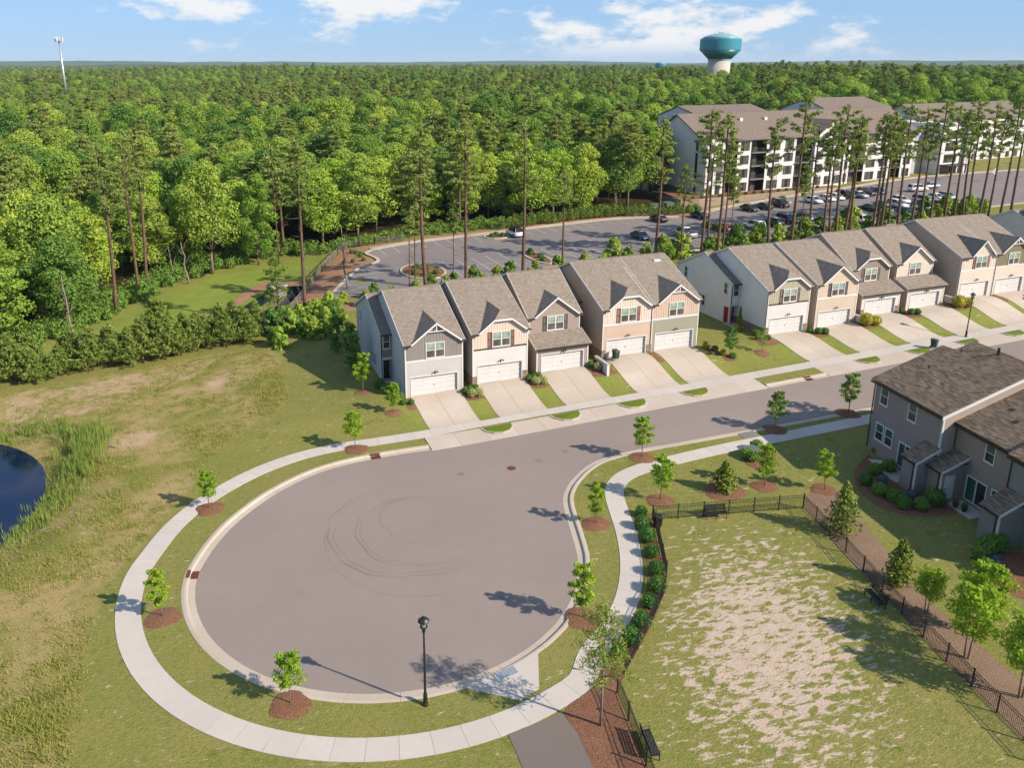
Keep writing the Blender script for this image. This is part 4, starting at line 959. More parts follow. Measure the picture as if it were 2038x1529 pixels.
def broadleaf(seed, H, Rc, base=.3, ncl=22, nl=2600, size=.42, mat='leaf', bark='bark', tr=.22, shape=1.0, multi=0):
    rng = np.random.default_rng(seed); tk = MB(); lv = Leaves()
    lean = rng.normal(size=2) * .03 * H; top = (lean[0], lean[1], H * .82)
    if multi:
        limb(tk, rng, (0, 0, -.3), (0, 0, H * .2), tr * 1.2, tr, 2, 0)
        for k in range(multi): a = 6.28 * k / multi + rng.uniform(0, 1); limb(tk, rng, (0, 0, H * .2), (math.cos(a) * Rc * .5, math.sin(a) * Rc * .5, H * .8), tr * .6, .05, 5)
    else: limb(tk, rng, (0, 0, -.3), top, tr, tr * .18, 6, .012)
    for i in range(ncl):
        f = (i + rng.uniform(0, 1)) / ncl; z = base + (1 - base) * f
        env = Rc * (math.sin(math.pi * min(1, (f * .86 + .14)) ** shape) ** .7) * (1 if f < .8 else 1)
        a = i * 2.4 + rng.uniform(-.5, .5); d = env * rng.uniform(.35, .82); r = Rc * rng.uniform(.3, .46) * (1 - .25 * f)
        c = (lean[0] * f + d * math.cos(a), lean[1] * f + d * math.sin(a), H * z - r * .5)
        if rng.uniform() < .7: zz = H * max(.12, z - .18 - .1 * d / Rc); limb(tk, rng, (lean[0] * zz / H, lean[1] * zz / H, zz), c, tr * .35 * (1 - .6 * f), .03, 3)
        lv.clump(rng, c, (r, r, r * .78), int(nl / ncl), size)
    lv.clump(rng, (lean[0], lean[1], H - Rc * .35), (Rc * .35, Rc * .35, Rc * .4), int(nl / ncl), size)
    return tk.mesh('trunk', M[bark], True), lv.mesh('crown', M[mat])
def pine(seed, H, cb=.58, Rc=3.0, nbr=34, nl=26, dead=6, tr=.29, size=.34, mat='needle', tufts=3):
    rng = np.random.default_rng(seed); tk = MB(); lv = Leaves()
    cx, cy = rng.normal(size=2) * .012 * H
    ax = lambda z: (cx * math.sin(z / H * 2.2), cy * math.sin(z / H * 2.6), z)
    tk.tube([ax(H * k / 8) if k else (0, 0, -.4) for k in range(9)], [tr * (1 - .62 * k / 8) for k in range(9)], 7)
    for i in range(nbr):
        f = (i + rng.uniform(0, .8)) / nbr; z = H * (cb + (1 - cb) * f); a = i * 2.39 + rng.uniform(-.4, .4)
        L = Rc * (1.0 - .62 * f ** 1.8) * rng.uniform(.5, 1.12) * (.7 if f < .1 else 1); up = .1 + .42 * f
        o = ax(z * .985); e = (o[0] + L * math.cos(a), o[1] + L * math.sin(a), o[2] + L * up)
        p = limb(tk, rng, o, e, .07 * (1 - .6 * f), .02, 3, .05)
        for k in range(tufts):
            q = Vector(o).lerp(Vector(e), .5 + .55 * k / tufts) + Vector(rng.normal(size=3)) * .22; r = rng.uniform(.5, .85) * (.8 + .1 * Rc) * (1 - .3 * f)
            lv.clump(rng, q, (r, r, r * .42), nl, size, .3, .7, .3, (.3, 1.05))
    lv.clump(rng, ax(H), (.5, .5, .8), nl * 2, size, .3, .8, .3, (.2, 1))
    for i in range(dead):
        z = H * rng.uniform(cb * .55, cb); a = rng.uniform(0, 6.28); L = rng.uniform(.6, 2.2); o = ax(z)
        limb(tk, rng, o, (o[0] + L * math.cos(a), o[1] + L * math.sin(a), z + L * rng.uniform(-.1, .35)), .045, .012, 3, .08)
    return tk.mesh('trunk', M['bark_pine'], True), lv.mesh('crown', M[mat])
def bushpine(seed, H, Rc, n=26, mat='needle_young'):
    rng = np.random.default_rng(seed); tk = MB(); lv = Leaves(); tk.tube([(0, 0, -.2), (.05, 0, H * .5), (0, .04, H)], [.09, .06, .015], 6)
    for i in range(n):
        f = (i + .5) / n; z = H * (.06 + .9 * f); a = i * 2.4; L = Rc * (1 - f) ** .8 * rng.uniform(.7, 1.15) + .1; e = (L * math.cos(a), L * math.sin(a), z + L * .55); limb(tk, rng, (0, 0, z), e, .03, .01, 2, .03)
        for t in (.45, .75, 1.0): r = .2 + .3 * (1 - f); lv.clump(rng, (e[0] * t, e[1] * t, z + L * .55 * t), (r, r, r * .9), 16, .2, .28, .8, .3, (.2, 1.1))
    lv.clump(rng, (0, 0, H), (.12, .12, .4), 18, .18, .25, .5, .6, (.2, 1))
    return tk.mesh('trunk', M['bark_pine'], True), lv.mesh('crown', M[mat])
def sapling(seed, H, Rc, mat='leaf_maple', nl=2800, size=.105, base=.3, ncl=20, bark='bark_young', asp=.6, droop=0, stem_core=1):
    rng = np.random.default_rng(seed); tk = MB(); lv = Leaves(); tr = .022 * H * .55
    for s in range(stem_core):
        o = (0, 0) if stem_core == 1 else (.12 * math.cos(3 * s), .12 * math.sin(3 * s)); tk.tube([(o[0], o[1], -.15), (o[0] * 2, o[1] * 2, H * .45), (o[0] * 3, o[1] * 3, H * .93)], [tr, tr * .7, .012], 7)
    for i in range(ncl):
        f = (i + rng.uniform(0, .9)) / ncl; z = H * (base + (1 - base) * f * .93); env = Rc * (min(1, .55 + f * 2.2) * (1 - .72 * max(0, f - .3) ** 1.1)); a = i * 2.4 + rng.uniform(-.4, .4); L = env * rng.uniform(.55, 1.05)
        e = (L * math.cos(a), L * math.sin(a), z + L * .45); limb(tk, rng, (0, 0, z - L * .25), e, tr * .4 * (1 - .5 * f), .008, 3, .04)
        for t in (.55, .95):
            r = Rc * rng.uniform(.24, .36) * (1 - .35 * f); lv.clump(rng, (e[0] * t, e[1] * t, z + L * .4 * t), (r, r, r * .8), int(nl / ncl / 2), size, asp, .75, .2, (.35, 1.1), droop)
    lv.clump(rng, (0, 0, H * .95), (Rc * .16, Rc * .16, H * .06), int(nl / ncl), size, asp, .7, .3, (.2, 1))
    return tk.mesh('trunk', M[bark], True), lv.mesh('crown', M[mat])
def ball(seed, r, mat='leaf_box', n=700, size=.07, lump=5, zs=.85):
    rng = np.random.default_rng(seed); lv = Leaves(); mb = MB()
    lv.clump(rng, (0, 0, r * zs), (r, r, r * zs), int(n * .6), size, .6, .6, .1, (.86, 1.04))
    for i in range(lump): d = rng.normal(size=3); d /= np.linalg.norm(d); lv.clump(rng, (d[0] * r * .45, d[1] * r * .45, r * zs + d[2] * r * .35), (r * .62,) * 3, int(n * .4 / lump) + 4, size, .6, .7, .1, (.8, 1.08))
    tk = MB(); tk.lathe([(.02, -.1), (r * .45, .02), (r * .8, r * .45), (r * .82, r * .95), (r * .5, r * 1.45), (.02, r * 1.6)], 8)  # solid core added inside the leaves to keep the ball from showing through
    return tk.mesh('stem_core', M['leaf_box' if mat != 'leaf_gold' else 'leaf_gold'], True), lv.mesh('foliage', M[mat])
def conebush(seed, H, Rc, mat='leaf_cypress', n=2200, size=.13):
    rng = np.random.default_rng(seed); lv = Leaves(); tk = MB(); tk.tube([(0, 0, -.2), (0, 0, H * .9)], [.1, .02], 6)
    for i in range(34):
        f = (i + .5) / 34; z = H * (.05 + .9 * f); e = Rc * (1 - f ** 1.6) * (.75 if f < .08 else 1); a = i * 2.4
        for s in (0.25, .62): lv.clump(rng, (e * s * math.cos(a) + rng.normal() * .05, e * s * math.sin(a), z + rng.normal() * .05), (Rc * .36 * (1 - .6 * f), Rc * .36 * (1 - .6 * f), Rc * .42 * (1 - .5 * f)), int(n / 68), size, .5, .55, .35, (.6, 1.1))
    return tk.mesh('trunk', M['bark'], True), lv.mesh('crown', M[mat])
def plant(name, meshes, x, y, label, cat, group=None, s=1.0, rz=None, z=None, parts=('trunk', 'crown')):
    e = empty(name, (x, y, T(x, y) if z is None else z), random.uniform(0, 6.28) if rz is None else rz, label, cat, group); e.scale = (s, s, s) if isinstance(s, (int, float)) else s
    for nm, me in zip(parts, meshes): link(nm, me, e)
    return e

# street trees and garden trees
MAP = [sapling(100 + k, 5.0, 1.15 + .12 * (k % 3), base=.26 + .04 * (k % 3), ncl=18 + 3 * (k % 4)) for k in range(7)]
MAP_D = [sapling(120 + k, 5.0, 1.35, 'leaf_deep') for k in range(2)]
MAPB = [sapling(140 + k, 6.0, 2.0, 'leaf_maple', 4200, .115, .34, 30, stem_core=2) for k in range(2)]
mb_ = lambda c, r=1.15: bed('mulch_bed', ring(c, r), M['mulch'], .12, .5)
YT = [((-3.12,50.20), 3.7, MAP, 'leafy young maple left of the turning circle beside the rusty drain inlet'),
      ((0.52,63.40), 3.5, MAP, 'young maple between pavement and kerb, casting its shadow on the pavement opposite the pond'),
      ((13.90,69.86), 3.9, MAP, 'small young tree on the verge where the pavement bends towards the first driveway'),
      ((19.08,75.67), 3.4, MAP, 'bushy young tree at the front left corner of the leftmost townhouse'),
      ((17.35,81.89), 4.5, MAP, 'slender pale green young tree on the lawn beside the leftmost townhouse wing'),
      ((3.50,39.53), 3.4, MAP, 'young maple at the bottom of the turning circle, left of the black street lamp'),
      ((22.32,40.43), 4.2, MAP, 'tall young maple between kerb and pavement above the concrete ramp'),
      ((28.59,50.32), 3.6, MAP, 'young maple on the verge where the kerb turns into the street'),
      ((37.71,58.51), 4.1, MAP, 'young maple on the street verge casting a shadow across the road mouth'),
      ((35.18,51.53), 4.0, MAP, 'narrow young tree beside the corner of the black dog park fence'),
      ((44.62,50.32), 4.0, MAP, 'young tree behind the dog park fence between the round evergreen and the cabinet'),
      ((48.84,47.91), 3.7, MAP, 'yellow-green young tree at the far right corner of the dog park'),
      ((52.59,58.69), 4.0, MAP_D, 'dark green street tree in the shade of the grey house, left one of two'),
      ((61.81,58.89), 4.3, MAP_D, 'dark green street tree close to the corner of the grey house'),
      ((59.62,75.26), 3.7, MAP_D, 'small shade tree on the lawn before the white house with the red door')]
for i, (c, h, ms, lab) in enumerate(YT):
    me = ms[i % len(ms)]; mb_(c, .85 if c[1] > 74 else 1.15); e_ = plant('young_tree', me, c[0], c[1], lab, 'tree', None, h / 5.0); e_.rotation_euler.x = random.uniform(-.05, .05); e_.rotation_euler.y = random.uniform(-.05, .05)
c = (64.16,75.18); mb_(c, .95); plant('young_tree', sapling(190, 3.2, .7, 'leaf_deep', 240, .12), c[0], c[1], 'thin sparse sapling in a mulch ring before the white house with the red door', 'tree')
oak = sapling(160, 7.4, 1.7, 'leaf_cypress', 2600, .13, .38, 30, 'bark_young', .22, .8)
c = (18.99,31.96); plant('willow_oak', oak, c[0], c[1], 'wispy pale-trunked willow oak in the mulch beside the dark path', 'tree', None, 1.0)
for c, h, k, lab in (((43.30,32.79), 3.3, 0, 'two-stemmed leafy tree behind the right dog park fence, smallest of three'), ((44.88,30.06), 4.9, 1, 'spreading bright tree nearest the air conditioner of the grey-green house'),
                     ((42.02,28.73), 4.9, 1, 'spreading bright green tree close behind the right dog park fence'), ((41.99,25.23), 5.4, 0, 'bright green tree cut off by the right edge beside the fence')):
    plant('garden_tree', MAPB[k], c[0], c[1], lab, 'tree', None, h / 6.0)
dk = broadleaf(170, 6.0, 1.8, .18, 16, 1500, .2, 'leaf_deep', 'bark', .1)
for c, s, lab in (((17.84,89.14), .95, 'dark green tree close against the shaded side wall of the leftmost townhouse'), ((17.41,95.76), .8, 'small dark tree on the shaded lawn left of the houses')):
    plant('garden_tree', dk, c[0], c[1], lab, 'tree', None, s)
for c, h, r, k, lab in (((40.96,50.94), 2.7, 1.35, 1, 'round dense evergreen on the lawn behind the dog park fence'), ((45.29,42.29), 4.2, 1.75, 2, 'large rough evergreen at the corner of the mulch strip'), ((44.11,35.84), 3.6, 1.3, 3, 'pointed dark evergreen halfway along the right mulch strip')):
    if k == 1: mb_(c, 1.7)
    plant('evergreen', conebush(200 + k, h, r), c[0], c[1], lab, 'tree')
# clipped balls along the pavement
BX = [ball(220 + k, .62) for k in range(3)]
ORD = ['first','second','third','fourth','fifth','sixth','seventh','eighth','ninth','tenth','eleventh','twelfth','thirteenth','fourteenth','fifteenth','sixteenth','seventeenth','eighteenth','nineteenth','twentieth','twenty-first','twenty-second','twenty-third','twenty-fourth','twenty-fifth','twenty-sixth','twenty-seventh','twenty-eighth','twenty-ninth','thirtieth','thirty-first','thirty-second','thirty-third']
ordn = ['first', 'second', 'third', 'fourth', 'fifth', 'sixth', 'seventh', 'eighth', 'ninth', 'tenth', 'eleventh', 'twelfth']
for i, c in enumerate([(32.46,50.08), (31.56,48.45), (30.99,46.73), (30.25,44.90), (29.35,42.87), (28.29,41.13), (27.01,39.94), (25.47,38.42), (24.04,37.23), (22.74,36.52)]):
    plant('boxwood', BX[i % 3], c[0], c[1], 'clipped round box shrub beside the pavement, %s from the bin end of the row' % ordn[i], 'shrub', 'round shrubs between pavement and dog park fence', .8 if i in (0, 9) else 1.0 + .08 * ((i * 7) % 3 - 1), parts=('stem_core', 'foliage'))
# planting by the houses
GB = [ball(240 + k, .42, 'leaf_box', 360) for k in range(2)]; PB = [ball(250, .5, 'leaf_pale', 420)]; GO = [ball(255 + k, .62, 'leaf_gold', 520, .08) for k in range(2)]; SH = [ball(260 + k, .62, 'leaf_deep', 620, .1) for k in range(2)]
def shrub(ms, x, y, lab, s=1.0, grp=None): plant('shrub', random.choice(ms), x, y, lab, 'shrub', grp, s, parts=('stem_core', 'foliage'))
for q, (X, Y, nm) in enumerate([(28.1,77.0,'white-fronted house second from left'),(35.55,77.1,'mauve-grey house'),(43.4,77.6,'cream and peach house'),(74.75,78.2,'all beige house'),(82.6,78.3,'taupe clipped-gable house'),(90.4,78.6,'cream house with projecting garage'),(98.6,78.4,'house behind the far street lamp')]):
    if q < 3:
        for k in range(3): shrub(GB, X - .75 + .62 * k, Y + .2 + .12 * k, '%s small green ball shrub in the bed left of the %s' % (('left', 'middle', 'right')[k], nm), .95)
        for k in range(2): shrub(PB, X - .3 + .75 * k, Y - .75 - .1 * k, '%s pale variegated shrub in the bed left of the %s' % (('left', 'right')[k], nm), 1.05)
    elif q in (4, 6):
        shrub(GO, X - .35, Y - .9, 'tall golden shrub in the bed left of the %s' % nm, 1.5); shrub(GO, X + .75, Y - 1.3, 'low golden shrub in the bed left of the %s' % nm, 1.15)
    else:
        shrub(GB, X - .8, Y + .1, 'dark little shrub at the garage corner left of the %s' % nm, 1.0)
        for k in range(2): shrub([GB[0]], X - .1 + .75 * k, Y - .7 - .3 * k, '%s spreading green shrub in the bed left of the %s' % (('left', 'right')[k], nm), 1.2)
for i, (X, Y, ms, s, lab) in enumerate([(58.2,77.9,GO,.8,'golden shrub against the sage-grey garage wall'),(58.7,76.9,GB,1,'green shrub by the path beside the sage-grey garage'),(59.2,75.9,GO,.7,'small golden shrub nearest the drive of the sage-grey garage'),
        (59.9,75.0,SH,.7,'spreading shrub at the lawn corner beside the sage-grey garage'),(65.9,82.2,GO,.8,'golden shrub by the path to the red door'),(66.9,79.7,SH,.8,'dark shrub at the garage corner of the house with the red door'),(66.2,78.5,SH,.7,'low shrub in the lawn bed before the house with the red door'),(67.3,78.0,GB,.9,'small shrub beside the drive of the house with the red door'),
        (20.4,78.1,SH,.9,'dark shrub at the foot of the maroon-door wing'),(19.6,80.5,SH,1.0,'shaded shrub beside the maroon door'),(19.3,82.3,SH,1.0,'shaded shrub under the low side windows of the leftmost house'),(20.5,77.0,GB,.8,'left small shrub by the first garage'),(21.3,76.8,GB,.8,'right small shrub by the first garage')]): shrub(ms, X, Y, lab, s)
cy = conebush(270, 3.2, .55, 'leaf_deep', 900, .1); plant('cypress', cy, 66.5, 82.6, 'narrow dark cypress beside the red front door', 'tree')
for i, (c, s, lab) in enumerate([((54.94,48.52),1.0,'dark shrub left of the first air conditioner behind the grey house'),((52.77,47.46),1.0,'outer dark shrub in the bed behind the grey house'),((56.49,48.59),1.0,'dark shrub between the first air conditioner and the wall'),((52.55,45.72),1.0,'dark shrub below the first air conditioner'),((52.79,44.49),1.0,'middle shrub between the two air conditioners'),((52.58,43.38),1.0,'dark shrub left of the second air conditioner'),((53.72,42.68),1.0,'dark shrub below the second air conditioner'),((55.34,42.88),1.3,'big dark shrub before the white storage door'),
        ((51.77,35.77),1.1,'dark shrub left of the third air conditioner'),((53.29,36.40),1.2,'upper dark shrub by the grey-green house'),((54.26,36.36),1.2,'dark shrub against the grey-green house wall'),((50.91,34.67),1.0,'low dark shrub below the third air conditioner'),((46.42,55.11),.9,'left clipped shrub beside the green utility cabinet'),((46.65,54.42),.9,'front clipped shrub before the green utility cabinet'),((48.23,55.94),1.0,'clipped shrub behind the green utility cabinet'),((58.11,51.67),.6,'small flowering shrub at the grey house corner')]): shrub(SH, c[0], c[1], lab, s)

# young pines along the rough bank on the left
BP = [bushpine(300 + k, 3.6 + .3 * k, 1.25 + .1 * k) for k in range(4)]
pl_ = [(-19.59,98.50), (-16.68,98.99), (-13.72,100.03), (-10.60,100.56), (-7.37,100.57), (-4.06,101.68), (-0.60,103.05), (2.99,103.68), (6.03,103.53), (8.83,103.48)]
cp = catmull(pl_, 1.0); LL = arclen(cp); rnd = random.Random(5)
for i in range(46):
    p, t = at_len(cp, LL, LL[-1] * (i + .5) / 46 + rnd.uniform(-.4, .4)); dd = rnd.uniform(-.3, 3.2); q = p + Vector((-t.y, t.x)) * dd
    plant('young_pine', BP[i % 4], q.x, q.y, 'bushy young pine in the thicket along the bank above the pond', 'tree', 'young pines on the bank', rnd.uniform(.85, 1.4))
UB = [broadleaf(330 + k, 3.2, 1.5, .06, 12, 900, .22, ('leaf_bright', 'leaf', 'leaf_deep')[k], 'bark', .05) for k in range(3)]
for i in range(26):                                                   # undergrowth left of and behind the first house
    X = rnd.uniform(9, 20.2); Y = rnd.uniform(100.5, 107.5) + (X - 14) * .25
    plant('bush', UB[i % 3], X, Y, 'leafy green bush in the thicket behind the lawn of the leftmost house', 'bush', 'bushes between lawn and car park', rnd.uniform(.6, 1.15))
for i in range(58):                                                   # hedge of scrub between the houses and the car park
    X = 22 + i * 2.35 + rnd.uniform(-1, 1); Y = 109 + .07 * (X - 20) + rnd.uniform(-2.2, 3.2) + (2 if X > 90 else 0)
    plant('bush', UB[i % 3], X, Y, 'leafy green bush in the scrub between the townhouses and the car park', 'bush', 'bushes behind the townhouse rows', rnd.uniform(.7, 1.35) * (1.15 if X > 64 else .8))
for i in range(30):                                                   # evergreen screen on the far side of the car park
    X = 61 + i * 1.45; plant('screen_shrub', BP[i % 4], X, fy(min(X, 99)) + 3.0 + rnd.uniform(-.5, .5), 'small upright evergreen in the row along the far kerb of the car park', 'shrub', 'evergreen screen beyond the car park', rnd.uniform(.5, .75))
for i, (X, Y) in enumerate([(26.5,135.5),(28,135.2),(29.8,135.2),(30.0,138.5),(30.4,140.0),(29.9,141.5),(29.4,143.0),(35,122),(36.5,126),(38.2,121),(37.6,124.5),(36.4,120.8),(57.1,121.8),(57.6,124),(57,126.6),(57.6,128.3),(56.4,143.4),(57.6,144.2),(58.4,143),(97.3,128.6),(97.8,131),(97.2,133.4),(116,129),(116.2,132.6),(129,150.2),(130.4,151),(103,149.6),(105,150.2),(107,150.9),(104,148.4),(106,148.6),(138,129),(138,132.5)]):
    shrub(GB if i < 19 else SH, X, Y, 'low green shrub in a planting island of the car park', 1.0 if i < 7 else 1.3, 'shrubs in the car park islands')

# tall pines standing in the strip between the houses and the car park
PN = [pine(400 + k, 23 + (k % 3), .60 + .05 * (k % 3), 2.9 + .45 * (k % 4), 17 + 2 * (k % 3), 26, 8, size=.28, tufts=4) for k in range(7)]
PN_T = [pine(420 + k, 17 + k, .62, 1.6, 18, 18, 8, .13) for k in range(3)]
rowA = [((32.34,107.00),0,24.3),((38.87,109.00),1,23.4),((47.76,109.00),3,23.6),((54.77,110.00),2,16.5),((30.62,110.00),7,15),((31.72,110.50),8,16),((37.64,111.00),9,14)]
rowB = [(72.23,112,22.9),(77.91,113,15.5),(81.87,113,23.6),(84.53,115,17.3),(84.27,112,23.0),(86.8,114,16.9),(89.17,115,13.8),(95.53,113,21.4),(99.38,112,26.1),(102.84,114,13.9),(106.85,116,19.4),(107.3,113,20.5),(111.53,116,20.9),(110.17,113,23.3),(113.91,115,20.9),(113.19,113,21.5),(119.42,114,21.6),(123.54,117,19.9),(120.42,113,22.0),(125.38,116,20.4),(125.44,114,22.7),(129.84,115,22.0),(134.4,117,19.9),(133.38,114,23.2),(139.25,116,22.0),(139.44,114,21.2),(144.17,116,22.8),(148.02,118,20.2),(147.09,115,22.2),(152.29,117,20.6),(152.86,115,23.0),(158.5,117,22.2)]
for i, (p, k, h) in enumerate(rowA):
    me = (PN + PN_T)[k]; base = (23 + (k % 3)) if k < 7 else 17 + k - 7
    plant('pine_tree', me, p[0], p[1], 'tall pine behind the first townhouse row, %s in the order planted from the left' % ordn[i] if False else ['tallest pine behind the leftmost house, long bare trunk before the car park', 'straight pine behind the second house, crown above the car park', 'broad-crowned pine behind the mauve-grey house', 'leaning short-topped pine behind the cream and peach house', 'thin pine in the left car park island, left of the pair', 'thin pine in the left car park island, right of the pair', 'spindly half-bare pine between two tall pines behind the second house'][i], 'tree', 'pines behind the townhouse rows', h / base)
for i, (X, Y, h) in enumerate(rowB):
    k = i % 7; me = PN[k]; base = 23 + (k % 3)
    if h < 15: me = PN_T[i % 3]; base = 17 + i % 3
    plant('pine_tree', me, X, Y, 'bare-trunked pine behind the second townhouse row, %s from its left end' % ORD[i], 'tree', 'pines behind the townhouse rows', (h / base) if h >= 15 else (max(.8, h / base)))
plant('pine_tree', PN[4], *(15.45,107.56), 'tall lone pine with bare red trunk at the end of the rail fence', 'tree', 'pines behind the townhouse rows', 23.5 / 24)

# ------------------------------------------------------------------ the wood
DEC = [broadleaf(500, 17, 5.0, .30, 32, 8600, .21, 'leaf'), broadleaf(501, 16, 4.6, .32, 30, 8000, .205, 'leaf_bright'), broadleaf(502, 17.5, 5.2, .36, 32, 8600, .215, 'leaf_deep'),
       broadleaf(503, 17, 4.0, .2, 30, 7600, .205, 'leaf', shape=1.15), broadleaf(504, 19, 5.6, .4, 34, 9000, .215, 'leaf', multi=4), broadleaf(505, 14, 3.8, .14, 26, 6600, .2, 'leaf_bright')]
PFO = [pine(520 + k, 18.5 + k, .48 + .04 * k, 3.4, 36, 40, 5, .24, .32) for k in range(3)]
SPEC = [(m, 0, 'broadleaf_tree') for m in DEC] + [(m, 0, 'pine_tree') for m in PFO]
def in_apt(x, y): return 108 < x < 262 and y < 204 + (x - 110) * .12
rnd = random.Random(11); trees = []
head = R(90 - 20.794)
def scatter(d0, d1, st, sc0):
    a = head - R(36)
    n = int(2 * d1 / st)
    x = -d1
    while x < d1 * 1.3:
        y = 60
        while y < d1:
            px, py = x + rnd.uniform(-.45, .45) * st, y + rnd.uniform(-.45, .45) * st; d = math.hypot(px, py)
            if d0 <= d < d1:
                th = math.atan2(py, px)
                if head - R(37) < th < head + R(37) and inpoly(px, py, FOREST) and not in_apt(px, py) and not any(math.hypot(px - hx, py - hy) < hr for hx, hy, hr in CLEAR): trees.append((d, px, py, sc0))
            y += st
        x += st
CLEAR = [(*(31.42,492.22), 9)]
for (hx, hy) in ((-55.24,373.73), (-50.93,405.00), (-47.38,427.06)): CLEAR += [(hx * q, hy * q, 12) for q in (1.02, .98, .94, .90, .86, .82)]
scatter(100, 420, 7.2, 1.12); scatter(420, 900, 8.8, 1.25); scatter(900, 1700, 13, 1.4); scatter(1700, 3600, 26, 1.8)
trees.sort()
patch = lambda x, y: noise.noise((x / 60.0, y / 60.0, 3.3)) + .5 * noise.noise((x / 19.0, y / 19.0, 7.7))
near = {'broadleaf_tree': 0, 'pine_tree': 0}; far = []
for (d, x, y, s0) in trees:
    v = patch(x, y); r = rnd.random()
    if r < (.45 if v > .25 else (.18 if v > -.1 else .07)) + (.05 if d > 500 else 0): k = 6 + rnd.randrange(3)
    else: k = rnd.choice((0, 0, 1, 2, 2, 3, 4, 5) if v < 0 else (0, 1, 1, 3, 5, 2))
    me, h, kind = SPEC[k]; s = s0 * rnd.uniform(.82, 1.12)
    if d < 175 and y < 150 and x < 20: s *= .95
    if near[kind] < (300 if kind == 'broadleaf_tree' else 150) and d < 420:
        near[kind] += 1
        plant(kind, me, x, y, 'tall broadleaf tree in the dense wood beyond the lawn and car park' if kind == 'broadleaf_tree' else 'pine standing among broadleaf trees in the wood beyond the car park', 'tree', 'trees of the wood', (s * 1.08, s * 1.08, min(s, 1.0) * rnd.uniform(.8, 1.05)))
    else: far.append((x, y, T(x, y) - .2, k, s * (1.0 if d < 900 else 1.0), rnd.uniform(0, 6.28)))
proto = bpy.data.collections.new('wood_kinds')
for i, (me, _h, kind) in enumerate(SPEC):
    tk, cr = me; bm = bmesh.new(); bm.from_mesh(tk); n0 = len(bm.faces); bm.from_mesh(cr); bm.faces.ensure_lookup_table()
    for f in bm.faces[n0:]: f.material_index = 1
    m2 = bpy.data.meshes.new('wood_kind_%d' % i); m2.materials.append(tk.materials[0]); m2.materials.append(cr.materials[0]); bm.to_mesh(m2); bm.free()
    proto.objects.link(bpy.data.objects.new('wood_kind_%d' % i, m2))
me = bpy.data.meshes.new('woodland'); me.from_pydata([f[:3] for f in far], [], [])
a = me.attributes.new('kind_id', 'INT', 'POINT'); a.data.foreach_set('value', [f[3] for f in far])
a = me.attributes.new('grow', 'FLOAT_VECTOR', 'POINT'); a.data.foreach_set('vector', [c for f in far for c in (f[4] * 1.05, f[4] * 1.05, min(f[4], 1.12) * (.8 + .35 * ((f[0] * 7.13 + f[1] * 3.7) % 1.0)))])
a = me.attributes.new('turn', 'FLOAT_VECTOR', 'POINT'); a.data.foreach_set('vector', [c for f in far for c in (0, 0, f[5])])
wood = tag(link('woodland', me), 'dense mixed wood rolling away to the horizon', 'woodland', kind='stuff')
ng = bpy.data.node_groups.new('grow_wood', 'GeometryNodeTree'); ng.interface.new_socket('Geometry', in_out='INPUT', socket_type='NodeSocketGeometry'); ng.interface.new_socket('Geometry', in_out='OUTPUT', socket_type='NodeSocketGeometry')
gi = ng.nodes.new('NodeGroupInput'); go_ = ng.nodes.new('NodeGroupOutput'); ip = ng.nodes.new('GeometryNodeInstanceOnPoints'); ci = ng.nodes.new('GeometryNodeCollectionInfo')
ci.inputs['Collection'].default_value = proto; ci.inputs['Separate Children'].default_value = True; ci.inputs['Reset Children'].default_value = True
def na(nm, dt):
    n = ng.nodes.new('GeometryNodeInputNamedAttribute'); n.data_type = dt; n.inputs['Name'].default_value = nm; return n.outputs['Attribute']
L_ = ng.links.new
L_(gi.outputs[0], ip.inputs['Points']); L_(ci.outputs[0], ip.inputs['Instance']); ip.inputs['Pick Instance'].default_value = True
L_(na('kind_id', 'INT'), ip.inputs['Instance Index']); L_(na('grow', 'FLOAT_VECTOR'), ip.inputs['Scale'])
er = ng.nodes.new('FunctionNodeEulerToRotation'); L_(na('turn', 'FLOAT_VECTOR'), er.inputs[0]); L_(er.outputs[0], ip.inputs['Rotation']); L_(ip.outputs[0], go_.inputs[0])
md = wood.modifiers.new('grow', 'NODES'); md.node_group = ng
print('FOREST', near, len(far))

# trees that stand out at the edge of the wood
for c, me, s, lab, nm in (((-8.74,125.08), PN[0], 1.02, 'pine with long bare reddish trunk at the edge of the mown bank', 'pine_tree'), ((-16.07,122.75), DEC[0], 1.05, 'big spreading tree with pale trunk at the left edge of the mown bank', 'broadleaf_tree'),
    ((-5.79,133.99), PN[1], .95, 'pine with branch stubs right of the reddish pine', 'pine_tree'), ((-4.81,138.39), PN[5], .98, 'pine of a close pair at the wood edge, right one', 'pine_tree'), ((5.69,144.20), DEC[4], 1.0, 'many-stemmed tall tree with forked white limbs at the wood edge', 'broadleaf_tree'),
    ((13.61,147.01), DEC[3], .95, 'ivy-clad slim tree at the wood edge beside the mown bank', 'broadleaf_tree'), ((17.31,148.60), PN_T[1], 1.1, 'slim pale-stemmed tree at the top of the mown bank', 'pine_tree')):
    plant(nm, me, c[0], c[1], lab, 'tree', None, s)
so = sapling(610, 6.0, 1.6, 'leaf_cypress', 1500, .18, .35, 20, 'bark'); c = (-3.12,108.90); plant('young_oak', so, c[0], c[1], 'small grey-green oak standing alone behind the young pines', 'tree')
sp_ = pine(620, 8.5, .25, 1.9, 20, 18, 3, .1, .26); c = (12.57,112.65); plant('young_pine', sp_, c[0], c[1], 'slender young pine in front of the concrete outlet box', 'tree')
